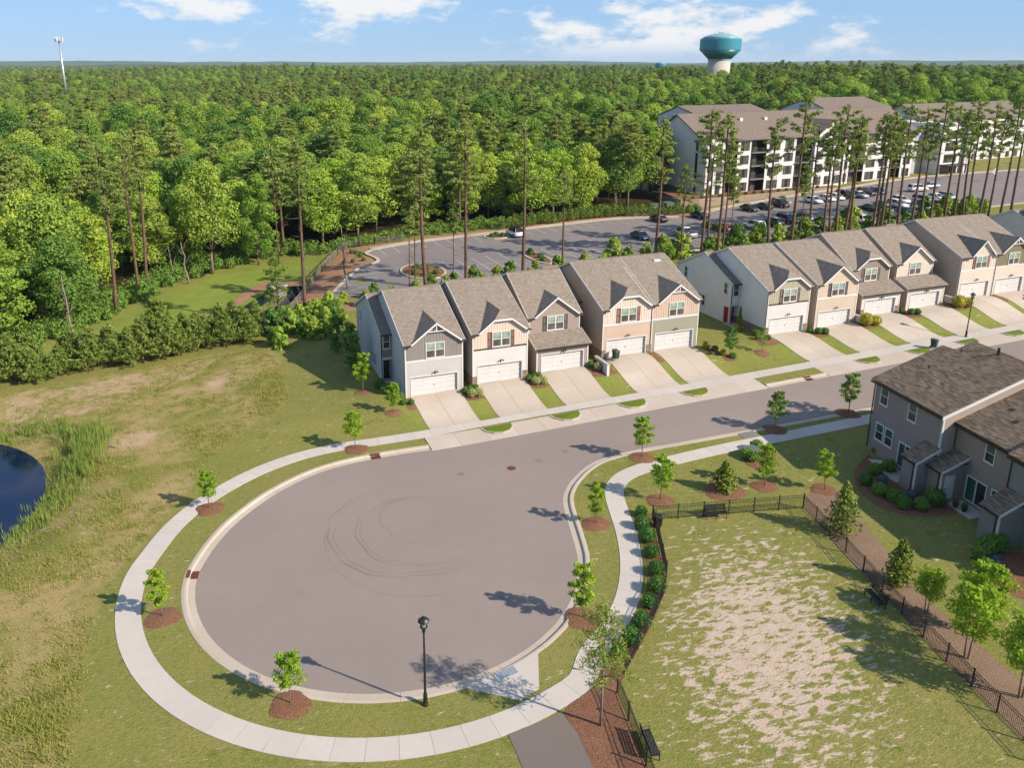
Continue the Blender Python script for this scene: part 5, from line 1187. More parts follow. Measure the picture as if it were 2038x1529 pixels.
def snag(c, H, lab, seed):
    rng = np.random.default_rng(seed); tk = MB(); p = limb(tk, rng, (0, 0, -.2), (-.5, .2, H), .16, .05, 6, .01)
    for k in range(4): z = H * (.45 + .12 * k); a = k * 2.1; limb(tk, rng, (-.5 * z / H, .2 * z / H, z), (-.5 + math.cos(a) * 1.1, math.sin(a) * 1.1, z + 1.6), .06, .015, 3)
    e = empty('dead_tree', (c[0], c[1], T(*c)), 0, lab, 'tree'); tk.build('trunk', M['bark_young'], e, smooth=True)
snag((-13.13,112.49), 9.0, 'bare dead forked trunk leaning beside the mown bank', 1); snag((23.62,118.99), 9.5, 'bare crooked dead trunk beside the car park left of the houses', 2); snag((1.54,139.28), 7.0, 'broken pale snag at the wood edge', 3); snag((-0.50,141.87), 6.0, 'leaning broken snag left of the pale one', 4)

# undergrowth filling the foot of the wood, reeds and meadow grass
lv = Leaves(); rng = np.random.default_rng(77)
edge_line = catmull([(-21.68,112.64), (-18.36,113.01), (-15.69,114.97), (-11.84,119.92), (-6.93,127.95), (1.23,141.87), (7.09,145.30), (13.49,149.98), (18.10,151.16), (24.73,147.01)], 1.0)
for i, p in enumerate(edge_line):
    for k in range(3):
        x = p.x + rng.normal() * .9 - .8 * k; y = p.y + rng.uniform(.4, 2.2) + 1.6 * k; r = rng.uniform(.4, 1.0) + .3 * k
        lv.clump(rng, (x, y, T(x, y) + r * .8), (r, r, r * 1.1), 170, .18)
for x in np.arange(26, 104, 1.3):
    for k in range(2):
        y = (fy(max(33, min(x, 99))) + 5.5 + 2 * k) + rng.uniform(-1, 1); r = rng.uniform(.5, 1.2); lv.clump(rng, (x, y, T(x, y) + r * .8), (r, r, r * 1.1), 150, .18)
tag(link('undergrowth', lv.mesh('undergrowth', M['leaf_deep'])), 'tangled green undergrowth along the foot of the wood', 'undergrowth', kind='stuff')
rd = Leaves()
pond_edge = catmull([(-17.11,86.80), (-14.79,86.41), (-12.10,84.39), (-10.15,82.54), (-9.66,78.40), (-10.23,74.41), (-11.01,71.69), (-11.91,69.15), (-12.99,67.31), (-14.09,65.01)], .5)
for i, p in enumerate(pond_edge):
    tall = 1.0 if .28 < i / len(pond_edge) < .62 else .5
    for k in range(7):
        x = p.x + rng.normal() * .9 + .2; y = p.y + rng.normal() * .9; rd.blades(rng, (x, y, max(-1.3, T(x, y))), 14, .22, (1.5 if tall == 1 else .7), .025, .16)
tag(link('reeds', rd.mesh('reeds', M['reed'])), 'tall green reeds along the pond bank', 'reeds', kind='stuff')
ms = Leaves(); k = 0
while k < 14000:
    x = rng.uniform(-30, 16); y = rng.uniform(30, 101)
    if inpoly(x, y, MEADOW) and T(x, y) > -1.15:
        k += 1; v = noise.noise((x * .16, y * .16, 4.0)) + .6 * noise.noise((x * .5, y * .5, 9.0))
        if v > -.05 or rng.uniform() < .18: ms.blades(rng, (x, y, T(x, y)), 9, .2, .14 + .26 * max(0, v) + rng.uniform(0, .1), .02, .55)
tag(link('meadow_grass', ms.mesh('meadow_grass', M['straw'])), 'rough tufts of long grass and weeds in the meadow', 'grass', kind='stuff')

# ------------------------------------------------------------------ flats behind the car park
AO = (113.6, 158.5); AA = R(7.1); AZ = 5.2
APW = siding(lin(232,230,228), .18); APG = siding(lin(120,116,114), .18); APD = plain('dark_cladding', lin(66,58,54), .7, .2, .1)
def apt_window(parent, u, z, w, h, v=0, ax='x', panes=2):
    def bx(mb, a0, a1, d0, d1, z0, z1): (mb.box(a0, a1, v - d1, v - d0, z0, z1) if ax == 'x' else mb.box(v - d1, v - d0, a0, a1, z0, z1))
    f = MB(); bx(f, u - .06, u + w + .06, 0, .07, z - .06, z); bx(f, u - .06, u + w + .06, 0, .07, z + h, z + h + .06)
    for k in range(panes + 1): c = u + w * k / panes; bx(f, c - .05, c + .05, 0, .06, z, z + h)
    o = f.build('window', M['darkbronze'], parent)
    for k in range(panes):
        p = MB(); bx(p, u + w * k / panes + .05, u + w * (k + 1) / panes - .05, 0, .03, z, z + h); p.build('pane', M['pane_dark' if (k + int(u + z)) % 3 == 0 else ('pane_flat' if (k + int(u * 3 + z)) % 2 else 'pane_curtain')], o)
FL = 3.12; NF = 4; EV = NF * FL + .2
apt = empty('apartment_building', (AO[0], AO[1], AZ), AA, 'long white four-storey apartment building behind the pines, with dark recessed balconies', 'building')
bays = [(0,5.4,'gable'),(5.4,10.2,'balc'),(10.2,14.6,'w2'),(14.6,19.3,'balc'),(19.3,24.5,'w2'),(24.5,29.0,'w2'),(29,34.5,'balc'),(34.5,45.5,'gable3'),(45.5,48.5,'w1'),(48.5,54,'balc'),(54,59,'w2'),(59,64,'w2'),(64,68.5,'balc'),(68.5,73,'w2')]
DEP = 19.0
for (u0, u1, kd) in bays:
    if kd == 'balc':
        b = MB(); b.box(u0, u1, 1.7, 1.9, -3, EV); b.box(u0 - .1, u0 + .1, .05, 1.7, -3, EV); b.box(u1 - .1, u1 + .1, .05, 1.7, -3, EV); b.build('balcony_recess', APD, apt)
        for k in range(NF):
            s = MB(); s.box(u0 + .1, u1 - .1, -.15, 1.7, k * FL - .12, k * FL + .14); so = s.build('balcony_slab', M['concrete_grey'], apt)
            if k:
                r = MB(); r.box(u0 + .1, u1 - .1, -.1, -.05, k * FL + 1.05, k * FL + 1.12); r.box(u0 + .1, u1 - .1, -.1, -.05, k * FL + .2, k * FL + .25); x = u0 + .2
                while x < u1 - .15: r.box(x, x + .03, -.09, -.06, k * FL + .25, k * FL + 1.05); x += .16
                r.build('balcony_railing', M['darkbronze'], so)
            apt_window(apt, u0 + .6, k * FL + .2, (u1 - u0) * .6, 2.2, 1.7, panes=2)
    else:
        pj = -.9 if kd.startswith('gable') else 0
        b = MB(); b.box(u0, u1, pj, DEP, -3, EV); bo = b.build('wall', APW, apt)
        if kd == 'gable': cols = [(u0 + .7, 1.5), (u0 + 3.2, 1.3)]
        elif kd == 'gable3': cols = [(u0 + 1.0, 2.0), (u0 + 4.4, 2.2), (u0 + 8.0, 2.0)]
        elif kd == 'w1': cols = [(u0 + .7, 1.6)]
        else: cols = [(u0 + .9, (u1 - u0) - 1.8)]
        for k in range(NF):
            for (u, w) in cols: apt_window(apt, u, k * FL + .7, w, 1.9, pj, panes=2 if w < 2.1 else 3)
        if kd == 'gable':
            g = MB(); g.box(u0 + .3, u1 - .3, pj - .03, pj, FL + 2.6, 2 * FL + .8); g.build('grey_panel', APG, apt)
        if pj:
            h = (u1 - u0) * .32; c = (u0 + u1) / 2
            g = MB(); g.prism([(u0, pj, EV), (u1, pj, EV), (c, pj, EV + h)], (0, .2, 0)); g.build('gable_wall', APW, apt)
            r = MB(); yb = pj + h / .62 + 1.2
            for s in (-1, 1):
                e = u0 - .5 if s < 0 else u1 + .5; q = [(e, pj - .5, EV - .25), (c, pj - .5, EV + h + .15), (c, yb, EV + h + .15), (e, yb, EV - .25)]
                n = (Vector(q[1]) - Vector(q[0])).cross(Vector(q[2]) - Vector(q[0])); r.slab(q if n.z > 0 else q[::-1], .25)
            r.build('gable_roof', M['shingle_apt'], apt)
end = MB(); end.prism([(-.02, 0, EV), (-.02, DEP, EV), (-.02, DEP / 2, EV + 5.4)], (.3, 0, 0)); end.prism([(72.8, 0, EV), (72.8, DEP, EV), (72.8, DEP / 2, EV + 5.4)], (.3, 0, 0)); end.build('gable_end', APW, apt)
r = roof_pair(-.5, 73.6, -.1, DEP / 2, EV, EV + 5.4, DEP + .1, EV, .25, .5); r.build('roof', M['shingle_apt'], apt)
r = MB(); r.slab([(6, 10.5, EV + 5.3), (30, 10.5, EV + 5.3), (30, 17, EV + 6.9), (6, 17, EV + 6.9)], .25); r.slab([(6, 17, EV + 6.9), (30, 17, EV + 6.9), (30, 24, EV + 4.6), (6, 24, EV + 4.6)], .25); r.build('rear_roof', M['shingle_apt'], apt)
r = MB(); r.slab([(52, 12, EV + 5.2), (78, 12, EV + 5.2), (75, 19, EV + 7.9), (52, 19, EV + 7.9)], .25); r.slab([(52, 19, EV + 7.9), (75, 19, EV + 7.9), (78, 27, EV + 5.0), (52, 27, EV + 5.0)], .25); r.build('rear_roof', M['shingle_apt'], apt)
g = MB(); g.prism([(6.2, 11, EV + 4.4), (6.2, 24, EV + 4.4), (6.2, 24, EV + 4.5), (6.2, 17, EV + 6.7), (6.2, 11, EV + 5.0)], (23.6, 0, 0)); g.build('rear_block', APW, apt)
g = MB(); g.prism([(52.2, 12, EV + 3.4), (52.2, 27, EV + 3.4), (52.2, 27, EV + 4.8), (52.2, 19, EV + 7.6), (52.2, 12, EV + 5.0)], (22.8, 0, 0)); g.build('rear_block', APW, apt)
g = MB(); g.box(6.2, 29.8, 19, 24, -3, EV + 4.4); g.box(52.2, 75, 19, 27, -3, EV + 3.4); g.build('rear_wall', APW, apt)
for u in (16, 24): b = MB(); b.box(u, u + .9, 6.0, 6.8, EV + 3.6, EV + 4.3); b.build('roof_vent', M['white'], apt)
# left end: tall dark window strips and grey plinth on the shaded side wall
for (v, z0, h, w) in ((2.0, 4.2, 5.6, .7), (2.0, 10.4, 1.6, .7), (2.0, .6, 1.8, .7), (11.5, 4.2, 6.6, 1.6), (15.4, 4.2, 6.0, 1.2)): apt_window(apt, v, z0, w, h, 0, 'y', 1)
g = MB(); g.box(-.06, 0, 6, 18.6, -2.6, 1.6); g.build('grey_plinth', APG, apt)
dpz = MB()
for u in (14.5, 30.0, 47.2): dpz.tube([(u, -.12, EV - .2), (u, -.12, 0)], .09, 6)
dpz.build('downpipe', M['gutter'], apt)
# link block and entrance tower with the vertical sign
g = MB(); g.box(73, 82, 3.0, DEP, -3, EV - .4); g.build('link_wall', siding(lin(196,192,190), .18), apt)
for k in range(NF): apt_window(apt, 74.2, k * FL + .7, 1.2, 1.7, 3.0, panes=1)
tw = empty('entrance_tower', (AO[0], AO[1], AZ), AA, 'white entrance tower of the apartments with a canopy and upright lettered fin', 'building')
g = MB(); g.box(82, 91.5, -1.5, 14, -3, EV + 1.2); g.build('wall', APW, tw)
for k in (1, 2, 3): apt_window(tw, 84.2, k * FL + .5, 5.2, 2.1, -1.5, panes=4)
g = MB(); g.box(83.4, 90.2, -1.62, -1.5, -.8, 2.7); g.build('entrance_glazing', M['pane_dark'], tw)
g = MB(); g.box(82.6, 91.2, -4.2, -1.5, 2.85, 3.15)
for u in (83, 90.6): g.box(u, u + .3, -4.0, -3.7, -1.5, 2.85)
g.build('canopy', M['darkbronze'], tw)
g = MB(); g.box(91.6, 93.6, -2.6, 6, -3, EV + .6); fin = g.build('sign_fin', APW, tw)
def text_mesh(s, size, mat, name='lettering', ext=.02):
    cu = bpy.data.curves.new(name, 'FONT'); cu.body = s; cu.size = size; cu.extrude = ext; cu.align_x = 'CENTER'; cu.align_y = 'CENTER'; cu.space_character = 1.25
    o = bpy.data.objects.new(name, cu); COL.objects.link(o); me = bpy.data.meshes.new_from_object(o.evaluated_get(bpy.context.evaluated_depsgraph_get())); bpy.data.objects.remove(o); me.materials.clear(); me.materials.append(mat); me.name = name; return me
lo_ = link('lettering', text_mesh('NOVEL 540', 1.15, M['darkbronze']), fin); lo_.matrix_basis = Matrix.Translation((92.6, -2.64, 6.2)) @ Matrix.Rotation(math.pi / 2, 4, 'X') @ Matrix.Rotation(math.pi / 2, 4, 'Z')
# second building further right
ap2 = empty('apartment_building', (AO[0], AO[1], AZ), AA, 'second white apartment building beyond the access road at the right edge', 'building')
for (u0, u1, v, mt) in ((98, 103, 16, APW), (103, 105.5, 17.5, APD), (105.5, 114, 15.5, APW), (114, 117.5, 17.5, APD), (117.5, 150, 15, APW)):
    g = MB(); g.box(u0, u1, v, v + 16, -3, EV + .8); g.build('wall', mt, ap2)
    if mt is APW:
        n = max(1, int((u1 - u0) / 4.6))
        for j in range(n):
            for k in range(NF): apt_window(ap2, u0 + 1.0 + j * 4.4, k * FL + .9, 1.8, 1.7, v, panes=2)
g = MB(); g.prism([(98, 15.2, EV + .8), (98, 31.8, EV + .8), (98, 23, EV + 4.9)], (52, 0, 0)); g.build('gable_end', APW, ap2)
r = roof_pair(97.5, 151, 15, 23, EV + .8, EV + 5.0, 32, EV + .8, .25, .5); r.build('roof', M['shingle_apt'], ap2)
# terrace and block retaining wall before the flats
rw = empty('retaining_wall', (0, 0, 0), 0, 'pale block retaining wall with shrubs spilling over, before the apartments', 'wall')
wl = [(107.2,167.0),(104.6,153.2),(109,152.6),(118,154.2),(128,156.0),(140,158.0),(152,159.8)]
WT = [5.0, 6.1, 6.0, 5.8, 5.6, 5.5, 5.45]
for i in range(len(wl) - 1):
    a, b = Vector(wl[i]), Vector(wl[i + 1]); L = (b - a).length; n = max(1, int(L / 2.2))
    for c_ in range(4):
        for k in range(n):
            t0, t1 = (k + .01) / n, (k + .99) / n; p, q = a.lerp(b, t0), a.lerp(b, t1); z0 = min(T(p.x, p.y), T(q.x, q.y)) - .25; zt = WT[i] + (WT[i + 1] - WT[i]) * (k + .5) / n; dz_ = (zt - z0) / 4; nn = Vector((-(b - a).y, (b - a).x)).normalized() * .3
            mb = MB(); mb.add([(p.x, p.y, z0 + c_ * dz_), (q.x, q.y, z0 + c_ * dz_), (q.x + nn.x, q.y + nn.y, z0 + c_ * dz_), (p.x + nn.x, p.y + nn.y, z0 + c_ * dz_), (p.x, p.y, z0 + (c_ + 1) * dz_ - .02), (q.x, q.y, z0 + (c_ + 1) * dz_ - .02), (q.x + nn.x, q.y + nn.y, z0 + (c_ + 1) * dz_ - .02), (p.x + nn.x, p.y + nn.y, z0 + (c_ + 1) * dz_ - .02)], [(0,3,2,1),(4,5,6,7),(0,1,5,4),(1,2,6,5),(2,3,7,6),(3,0,4,7)])
            mb.build('block', M['block'], rw)
tag(flat('terrace', [(105,153.6),(109,153.0),(118,154.6),(128,156.4),(152,160.2),(160,164.6),(113.6,158.8),(112,166),(107.6,166.6)], M['mulch'], None, 0, .5, lambda x, y: 5.95 - .012 * (x - 105)), kind='structure')
for i in range(16): X = 108 + i * 2.7; shrub(GB, X, 153.2 + (X - 108) * .165 + .3, 'small green shrub spilling over the retaining wall of the apartments', 1.1, 'shrubs along the apartment retaining wall')
for o in [o for o in COL.objects if o.get('group') == 'shrubs along the apartment retaining wall']: o.location.z = 5.8 - .012 * (o.location.x - 105)

# ------------------------------------------------------------------ vehicles
def loft(mb, st, prof):
    n = len(prof); b = len(mb.v)
    for (x, w, z0, z1) in st:
        for (py, pz) in prof: mb.v.append((x, w * py, z0 + (z1 - z0) * pz))
    for i in range(len(st) - 1):
        for k in range(n): mb.f.append([b + i * n + k, b + (i + 1) * n + k, b + (i + 1) * n + (k + 1) % n, b + i * n + (k + 1) % n]); mb.m.append(0)
    mb.f.append([b + k for k in range(n)]); mb.m.append(0); mb.f.append([b + (len(st) - 1) * n + k for k in range(n - 1, -1, -1)]); mb.m.append(0)
PROF = [(-.9, 0), (-1, .18), (-1, .72), (-.94, .9), (-.8, 1), (.8, 1), (.94, .9), (1, .72), (1, .18), (.9, 0)]
KINDS = {
 'sedan': dict(st=[(-2.35,.78,.36,.86),(-2.25,.86,.3,.95),(-1.7,.9,.24,.98),(0,.91,.22,.95),(1.1,.9,.24,.92),(1.9,.86,.28,.82),(2.3,.74,.36,.68)], cab=(-1.75,1.15,-.95,.3,.93,1.44), wr=.33, wx=(-1.4,1.4)),
 'suv': dict(st=[(-2.35,.82,.42,1.02),(-2.25,.92,.36,1.12),(-1.5,.95,.3,1.14),(0,.96,.28,1.1),(1.0,.95,.3,1.08),(1.9,.92,.34,1.0),(2.35,.8,.44,.84)], cab=(-2.28,1.1,-2.0,.35,1.1,1.74), wr=.38, wx=(-1.42,1.45)),
 'hatch': dict(st=[(-2.1,.8,.38,.9),(-2.0,.88,.3,.98),(-1.3,.9,.25,1.0),(0,.9,.23,.96),(1.0,.9,.25,.94),(1.7,.86,.3,.84),(2.05,.74,.38,.7)], cab=(-2.0,1.15,-1.6,.25,.95,1.5), wr=.33, wx=(-1.3,1.3)),
 'pickup': dict(st=[(-2.85,.9,.5,1.08),(-2.75,.95,.42,1.16),(-1.0,.97,.38,1.16),(0,.97,.36,1.14),(1.4,.96,.38,1.12),(2.4,.93,.42,1.06),(2.8,.82,.5,.92)], cab=(-.85,1.55,-.65,.75,1.14,1.86), wr=.42, wx=(-1.75,1.8)),
}
CARM = {}
def car_meshes(kind):
    if kind in CARM: return CARM[kind]
    K = KINDS[kind]; b = MB(); loft(b, K['st'], PROF); x0, x3, x1, x2, zb, zt = K['cab']; wb = K['st'][3][1] * .9; wt = wb * .8
    g = MB(); B4 = [(x0, -wb, zb), (x3, -wb, zb), (x3, wb, zb), (x0, wb, zb)]; T4 = [(x1, -wt, zt), (x2, -wt, zt), (x2, wt, zt), (x1, wt, zt)]
    g.add(B4 + T4, [(0, 1, 5, 4), (1, 2, 6, 5), (2, 3, 7, 6), (3, 0, 4, 7)])
    r = MB(); r.add([(x, y, z - .01) for x, y, z in T4] + [((x - (x1 + x2) / 2) * .93 + (x1 + x2) / 2, y * .9, z + .06) for x, y, z in T4], [(0, 1, 5, 4), (1, 2, 6, 5), (2, 3, 7, 6), (3, 0, 4, 7), (4, 5, 6, 7)])
    for i in range(4): r.tube([B4[i], T4[i]], .045, 4)
    for s in (-1, 1):
        xm = (x1 + x2) / 2 + (.1 if kind != 'pickup' else 0); r.tube([(xm, s * (wb + .005), zb), (xm, s * (wt + .005), zt)], .04, 4)
        if kind == 'suv': r.tube([(x1 + .75, s * (wb + .005), zb), (x1 + .75, s * (wt + .005), zt)], .05, 4)
    ty = MB(); ty.lathe([(.2, -.1), (1, -.11), (1.02, 0), (1, .11), (.2, .1)], 14); rm = MB(); rm.lathe([(.05, -.118), (.66, -.116), (.66, .116), (.05, .118)], 10)
    sc_ = K['wr']; 
    for m in (ty, rm): m.v = [(x * sc_, z if abs(z) > .5 else z * 1.0, y * sc_) for x, y, z in m.v]
    fx = K['st'][-1][0]; rx = K['st'][0][0]; zf = K['st'][-1][3] - .1; zr = K['st'][0][3] - .14
    hl = MB(); hl.box(fx - .16, fx + .01, -.11, .11, zf - .08, zf + .05); tl = MB(); tl.box(rx - .015, rx + .1, -.12, .12, zr - .1, zr + .08)
    bd = MB()
    if kind == 'pickup': bd.box(-2.7, -.95, -.8, .8, 1.165, 1.172)
    ms = dict(body=b.mesh('body', M['white'], True), glass=g.mesh('windows', M['carglass']), roof=r.mesh('roof', M['white']), tyre=ty.mesh('tyre', M['tyre'], True), rim=rm.mesh('rim', M['rim']), hl=hl.mesh('headlight', M['lamp_clear']), tl=tl.mesh('taillight', M['lamp_red']), bed=bd.mesh('bed', M['black']) if bd.v else None)
    CARM[kind] = ms; return ms
PAINT = {}
def paint(c):
    if c not in PAINT:
        m = NT('car_paint_' + c); col = dict(white=(.75,.75,.74), black=(.012,.012,.014), silver=(.42,.43,.44), grey=(.12,.125,.13), blue=(.02,.07,.2), navy=(.012,.03,.06), red=(.35,.015,.015), green=(.03,.05,.04))[c]
        m.b.inputs['Coat Weight'].default_value = .6; PAINT[c] = m.fin(col, .35, .5, .4 if c in ('silver', 'grey', 'blue') else 0)
    return PAINT[c]
def car(kind, colr, x, y, heading, label, group=None, z=None, roofc=None):
    K = KINDS[kind]; ms = car_meshes(kind); zz = (lz(x, y) if z is None else z) + .005; e = empty(kind if kind in ('suv', 'pickup') else 'car', (x, y, zz), heading, label, 'car' if kind != 'pickup' else 'truck', group)
    def pc(nm, me, mat=None, loc=None, par=e):
        o = link(nm, me, par, loc)
        if mat: o.material_slots[0].link = 'OBJECT'; o.material_slots[0].material = mat
        return o
    pc('body', ms['body'], paint(colr)); pc('windows', ms['glass']); pc('roof', ms['roof'], paint(roofc or colr))
    if ms['bed']: pc('cargo_bed', ms['bed'])
    for wx in K['wx']:
        for s in (-1, 1): w = empty('wheel', (wx, s * (K['st'][3][1] - .1), K['wr'])); w.parent = e; pc('tyre', ms['tyre'], par=w); pc('rim', ms['rim'], par=w)
    for s in (-1, 1): pc('headlight', ms['hl'], loc=(0, s * K['st'][-1][1] * .72, 0)); pc('taillight', ms['tl'], loc=(0, s * K['st'][0][1] * .8, 0))
    return e
UP, DN = R(92), R(-88)
lot_cars = [('suv','white',1024,470,UP,'white off-roader with black roof alone at the far kerb of the car park','black'),('sedan','navy',1274,476,DN,'dark blue saloon alone in the middle bays of the car park',None),('sedan','black',1310,441,UP,'dark car at the end of the far kerb by the green cabinets',None),
 ('pickup','silver',1362,472,UP,'silver pickup truck with its tailgate towards the houses',None),('sedan','grey',1343,492,UP,'grey saloon half hidden by a bush beside the silver pickup',None),('sedan','black',1391,434,UP,'black saloon beside the foot of the block retaining wall',None),
 ('hatch','red',1440,461,UP,'the red car in the car park',None),('sedan','silver',1457,480,DN,'silver saloon right in front of the red car',None),('suv','white',1500,456,UP,'white estate standing right of the red car',None),('sedan','black',1491,420,DN,'black saloon under the retaining wall, left one of the row',None),
 ('sedan','black',1519,416,UP,'black car under the retaining wall, showing red tail lights',None),('suv','black',1553,412,DN,'black people carrier under the retaining wall beside the grass island',None),('suv','black',1538,450,UP,'black off-roader next to the white estate',None),('suv','black',1566,444,DN,'black estate behind the thick pine trunk',None),('sedan','black',1601,439,DN,'black saloon beside the planted island, nose to the houses',None),
 ('sedan','white',1618,404,DN,'white saloon right of the grass island, left one of three white cars',None),('sedan','white',1644,400,DN,'middle one of three white cars in the row before the flats',None),('hatch','white',1663,398,DN,'right one of three white cars in the row before the flats',None),('suv','black',1681,394,DN,'black estate right of the three white cars',None),('sedan','silver',1709,393,DN,'silver saloon right of the black estate before the flats',None),
 ('suv','black',1724,389,DN,'black off-roader next to the bright blue car',None),('hatch','blue',1746,386,DN,'the bright blue car at the right end of the row',None),('sedan','silver',1703,429,DN,'silver saloon nose-on among the pines',None),('suv','white',1704,443,UP,'white car half hidden by bushes below the silver saloon',None),('sedan','black',1729,419,UP,'long black saloon between the pine trunks',None),
 ('sedan','silver',1764,432,UP,'silver saloon behind the bushes right of the long black one',None),('sedan','grey',1752,412,UP,'grey saloon in the back of the crowded bays',None),('suv','white',1780,414,DN,'white estate in the crowded bays',None),('hatch','white',1792,404,DN,'white hatchback at the top of the crowded bays',None),('sedan','navy',1800,426,UP,'dark blue saloon near the bushes in the crowded bays',None),
 ('sedan','white',1822,420,UP,'white saloon showing red lamps in the crowded bays',None),('suv','silver',1836,404,DN,'silver estate in the middle of the crowded bays',None),('suv','grey',1874,416,DN,'grey-blue off-roader at the front of the crowded bays',None),('sedan','black',1850,410,UP,'black saloon between silver estate and grey-blue off-roader',None),('sedan','white',1862,398,DN,'white saloon in the upper right of the crowded bays',None),
 ('hatch','silver',1884,396,DN,'silver hatchback in the upper right of the crowded bays',None),('sedan','white',1898,408,DN,'white saloon at the right end of the crowded bays',None),('suv','black',1932,411,DN,'black estate behind pines right of the crowded bays',None),('suv','white',1826,381,R(-8),'white estate driving along the aisle',None),('sedan','silver',1850,375,R(172),'silver saloon parked before the entrance tower',None)]
CARXY = [(60.76,142.75),(80.61,130.14),(92.70,143.15),(88.84,128.13),(82.56,121.73),(102.19,142.72),(98.30,129.16),(94.51,121.50),(104.86,128.63),(116.34,144.72),(120.53,145.35),(125.38,145.69),(110.00,129.40),(114.44,130.63),(119.26,131.18),(135.04,146.49),(139.37,147.19),(142.15,147.24),(145.81,148.35),(149.03,147.39),(152.51,148.66),(156.23,149.03),(132.16,130.89),(126.72,125.14),(138.78,134.06),(136.31,126.94),(144.04,136.12),(145.69,133.89),(151.54,137.83),(142.08,127.83),(146.74,129.34),(155.62,135.65),(153.26,128.62),(153.97,132.31),(161.07,137.09),(164.17,136.89),(159.31,130.87),(160.88,127.97),(166.79,147.27),(172.88,149.32)]
lot_cars = [(k, c, xy[0], xy[1], h, l, rc) for (k, c, _x, _y, h, l, rc), xy in zip(lot_cars, CARXY)]
placed = []
for (k, c, x, y, h, lab, rc) in lot_cars:
    for _ in range(30):                                               # no two bodies in one bay
        bad = [p for p in placed if abs(p[0] - x) < 2.35 and abs(p[1] - y) < 5.2]
        if not bad: break
        p = bad[0]; x += .25 if x >= p[0] else -.25
    placed.append((x, y)); car(k, c, x, y, h, lab, 'cars in the car park', roofc=rc)
car('suv', 'green', 112.2, 75.6, R(186), 'dark car on the drive of the olive-gabled house, cut by the right edge', z=T(112.2, 75.6) + .06)

# ------------------------------------------------------------------ fences
PICK = MB(); PICK.box(-.008, .008, -.008, .008, 0, 1.12); PICK = PICK.mesh('picket', M['black'])
def picket_fence(line, label, h=1.2, single=True, bay=2.1):
    e = empty('metal_fence', (line[0][0], line[0][1], 0), 0, label, 'fence'); ox, oy = line[0]
    allp = []
    for a, b in zip(line, line[1:]):
        a, b = Vector(a), Vector(b); L = (b - a).length; n = max(1, round(L / bay)); t = (b - a).normalized()
        for k in range(n + 1):
            p = a.lerp(b, k / n)
            if k == n and b != Vector(line[-1]): continue
            m = MB(); z = T(p.x, p.y); m.box(p.x - ox - .032, p.x - ox + .032, p.y - oy - .032, p.y - oy + .032, z - .1, z + h + .08); m.box(p.x - ox - .045, p.x - ox + .045, p.y - oy - .045, p.y - oy + .045, z + h + .08, z + h + .11); m.build('post', M['black'], e)
        for k in range(n):
            p, q = a.lerp(b, k / n), a.lerp(b, (k + 1) / n)
            for zz in (.12, h - .2, h):
                m = MB(); m.tube([(p.x - ox, p.y - oy, T(p.x, p.y) + zz), (q.x - ox, q.y - oy, T(q.x, q.y) + zz)], .018, 4); m.build('rail', M['black'], e)
        m_ = int(L / .115); allp += [a.lerp(b, (k + .5) / m_) for k in range(m_)]
    allp.sort(key=lambda p: p.length)
    for p in allp[:300 if single else 0]: link('picket', PICK, e, (p.x - ox, p.y - oy, T(p.x, p.y) + .06))
    rest = allp[300 if single else 0:]
    if rest:
        m = MB()
        for p in rest: z = T(p.x, p.y); m.box(p.x - ox - .008, p.x - ox + .008, p.y - oy - .008, p.y - oy + .008, z + .06, z + 1.18)
        m.build('pickets', M['black'], e)['kind'] = 'stuff'
    return e
picket_fence([(32.95,49.16), (45.18,46.30)], 'black metal fence along the top of the dog park, bench before it')
picket_fence([(45.18,46.30), (44.24,42.40), (42.42,35.54), (41.21,31.09), (40.24,26.88), (39.41,23.04), (38.97,21.29)], 'long black metal fence down the right side of the dog park beside the mulch strip')
picket_fence([(32.95,49.16), (32.54,48.07), (29.81,42.31), (28.77,40.88), (25.98,38.22), (22.27,35.04)], 'black metal fence behind the round shrubs along the pavement')
picket_fence([(21.08,33.84), (20.59,31.77), (19.86,28.77), (19.46,27.20)], 'short black metal fence leaning out of the bottom of the picture beside the willow oak')
RAILW = plain('weathered_timber', lin(150,140,130), .9, .1, .2, 3)
def rail_fence(line, label):
    e = empty('rail_fence', (line[0][0], line[0][1], 0), 0, label, 'fence'); ox, oy = line[0]
    for a, b in zip(line, line[1:]):
        a, b = Vector(a), Vector(b); n = max(1, round((b - a).length / 2.6))
        for k in range(n + 1):
            p = a.lerp(b, k / n); z = T(p.x, p.y); m = MB(); m.box(p.x - ox - .08, p.x - ox + .08, p.y - oy - .08, p.y - oy + .08, z - .2, z + 1.35); m.build('post', RAILW, e)
            if k < n:
                q = a.lerp(b, (k + 1) / n)
                for zz in (.4, .78, 1.16): m = MB(); m.tube([(p.x - ox, p.y - oy, z + zz), (q.x - ox, q.y - oy, T(q.x, q.y) + zz + .02)], .07, 5); m.build('rail', RAILW, e)
rail_fence([(12.45,109.19), (16.69,118.92), (22.36,133.84), (27.09,144.07), (29.34,146.99)], 'weathered three-rail timber fence running up the left side of the car park')
rail_fence([(29.58,147.24), (34.62,147.46), (40.17,147.69)], 'weathered timber rail fence across the far left corner of the car park')

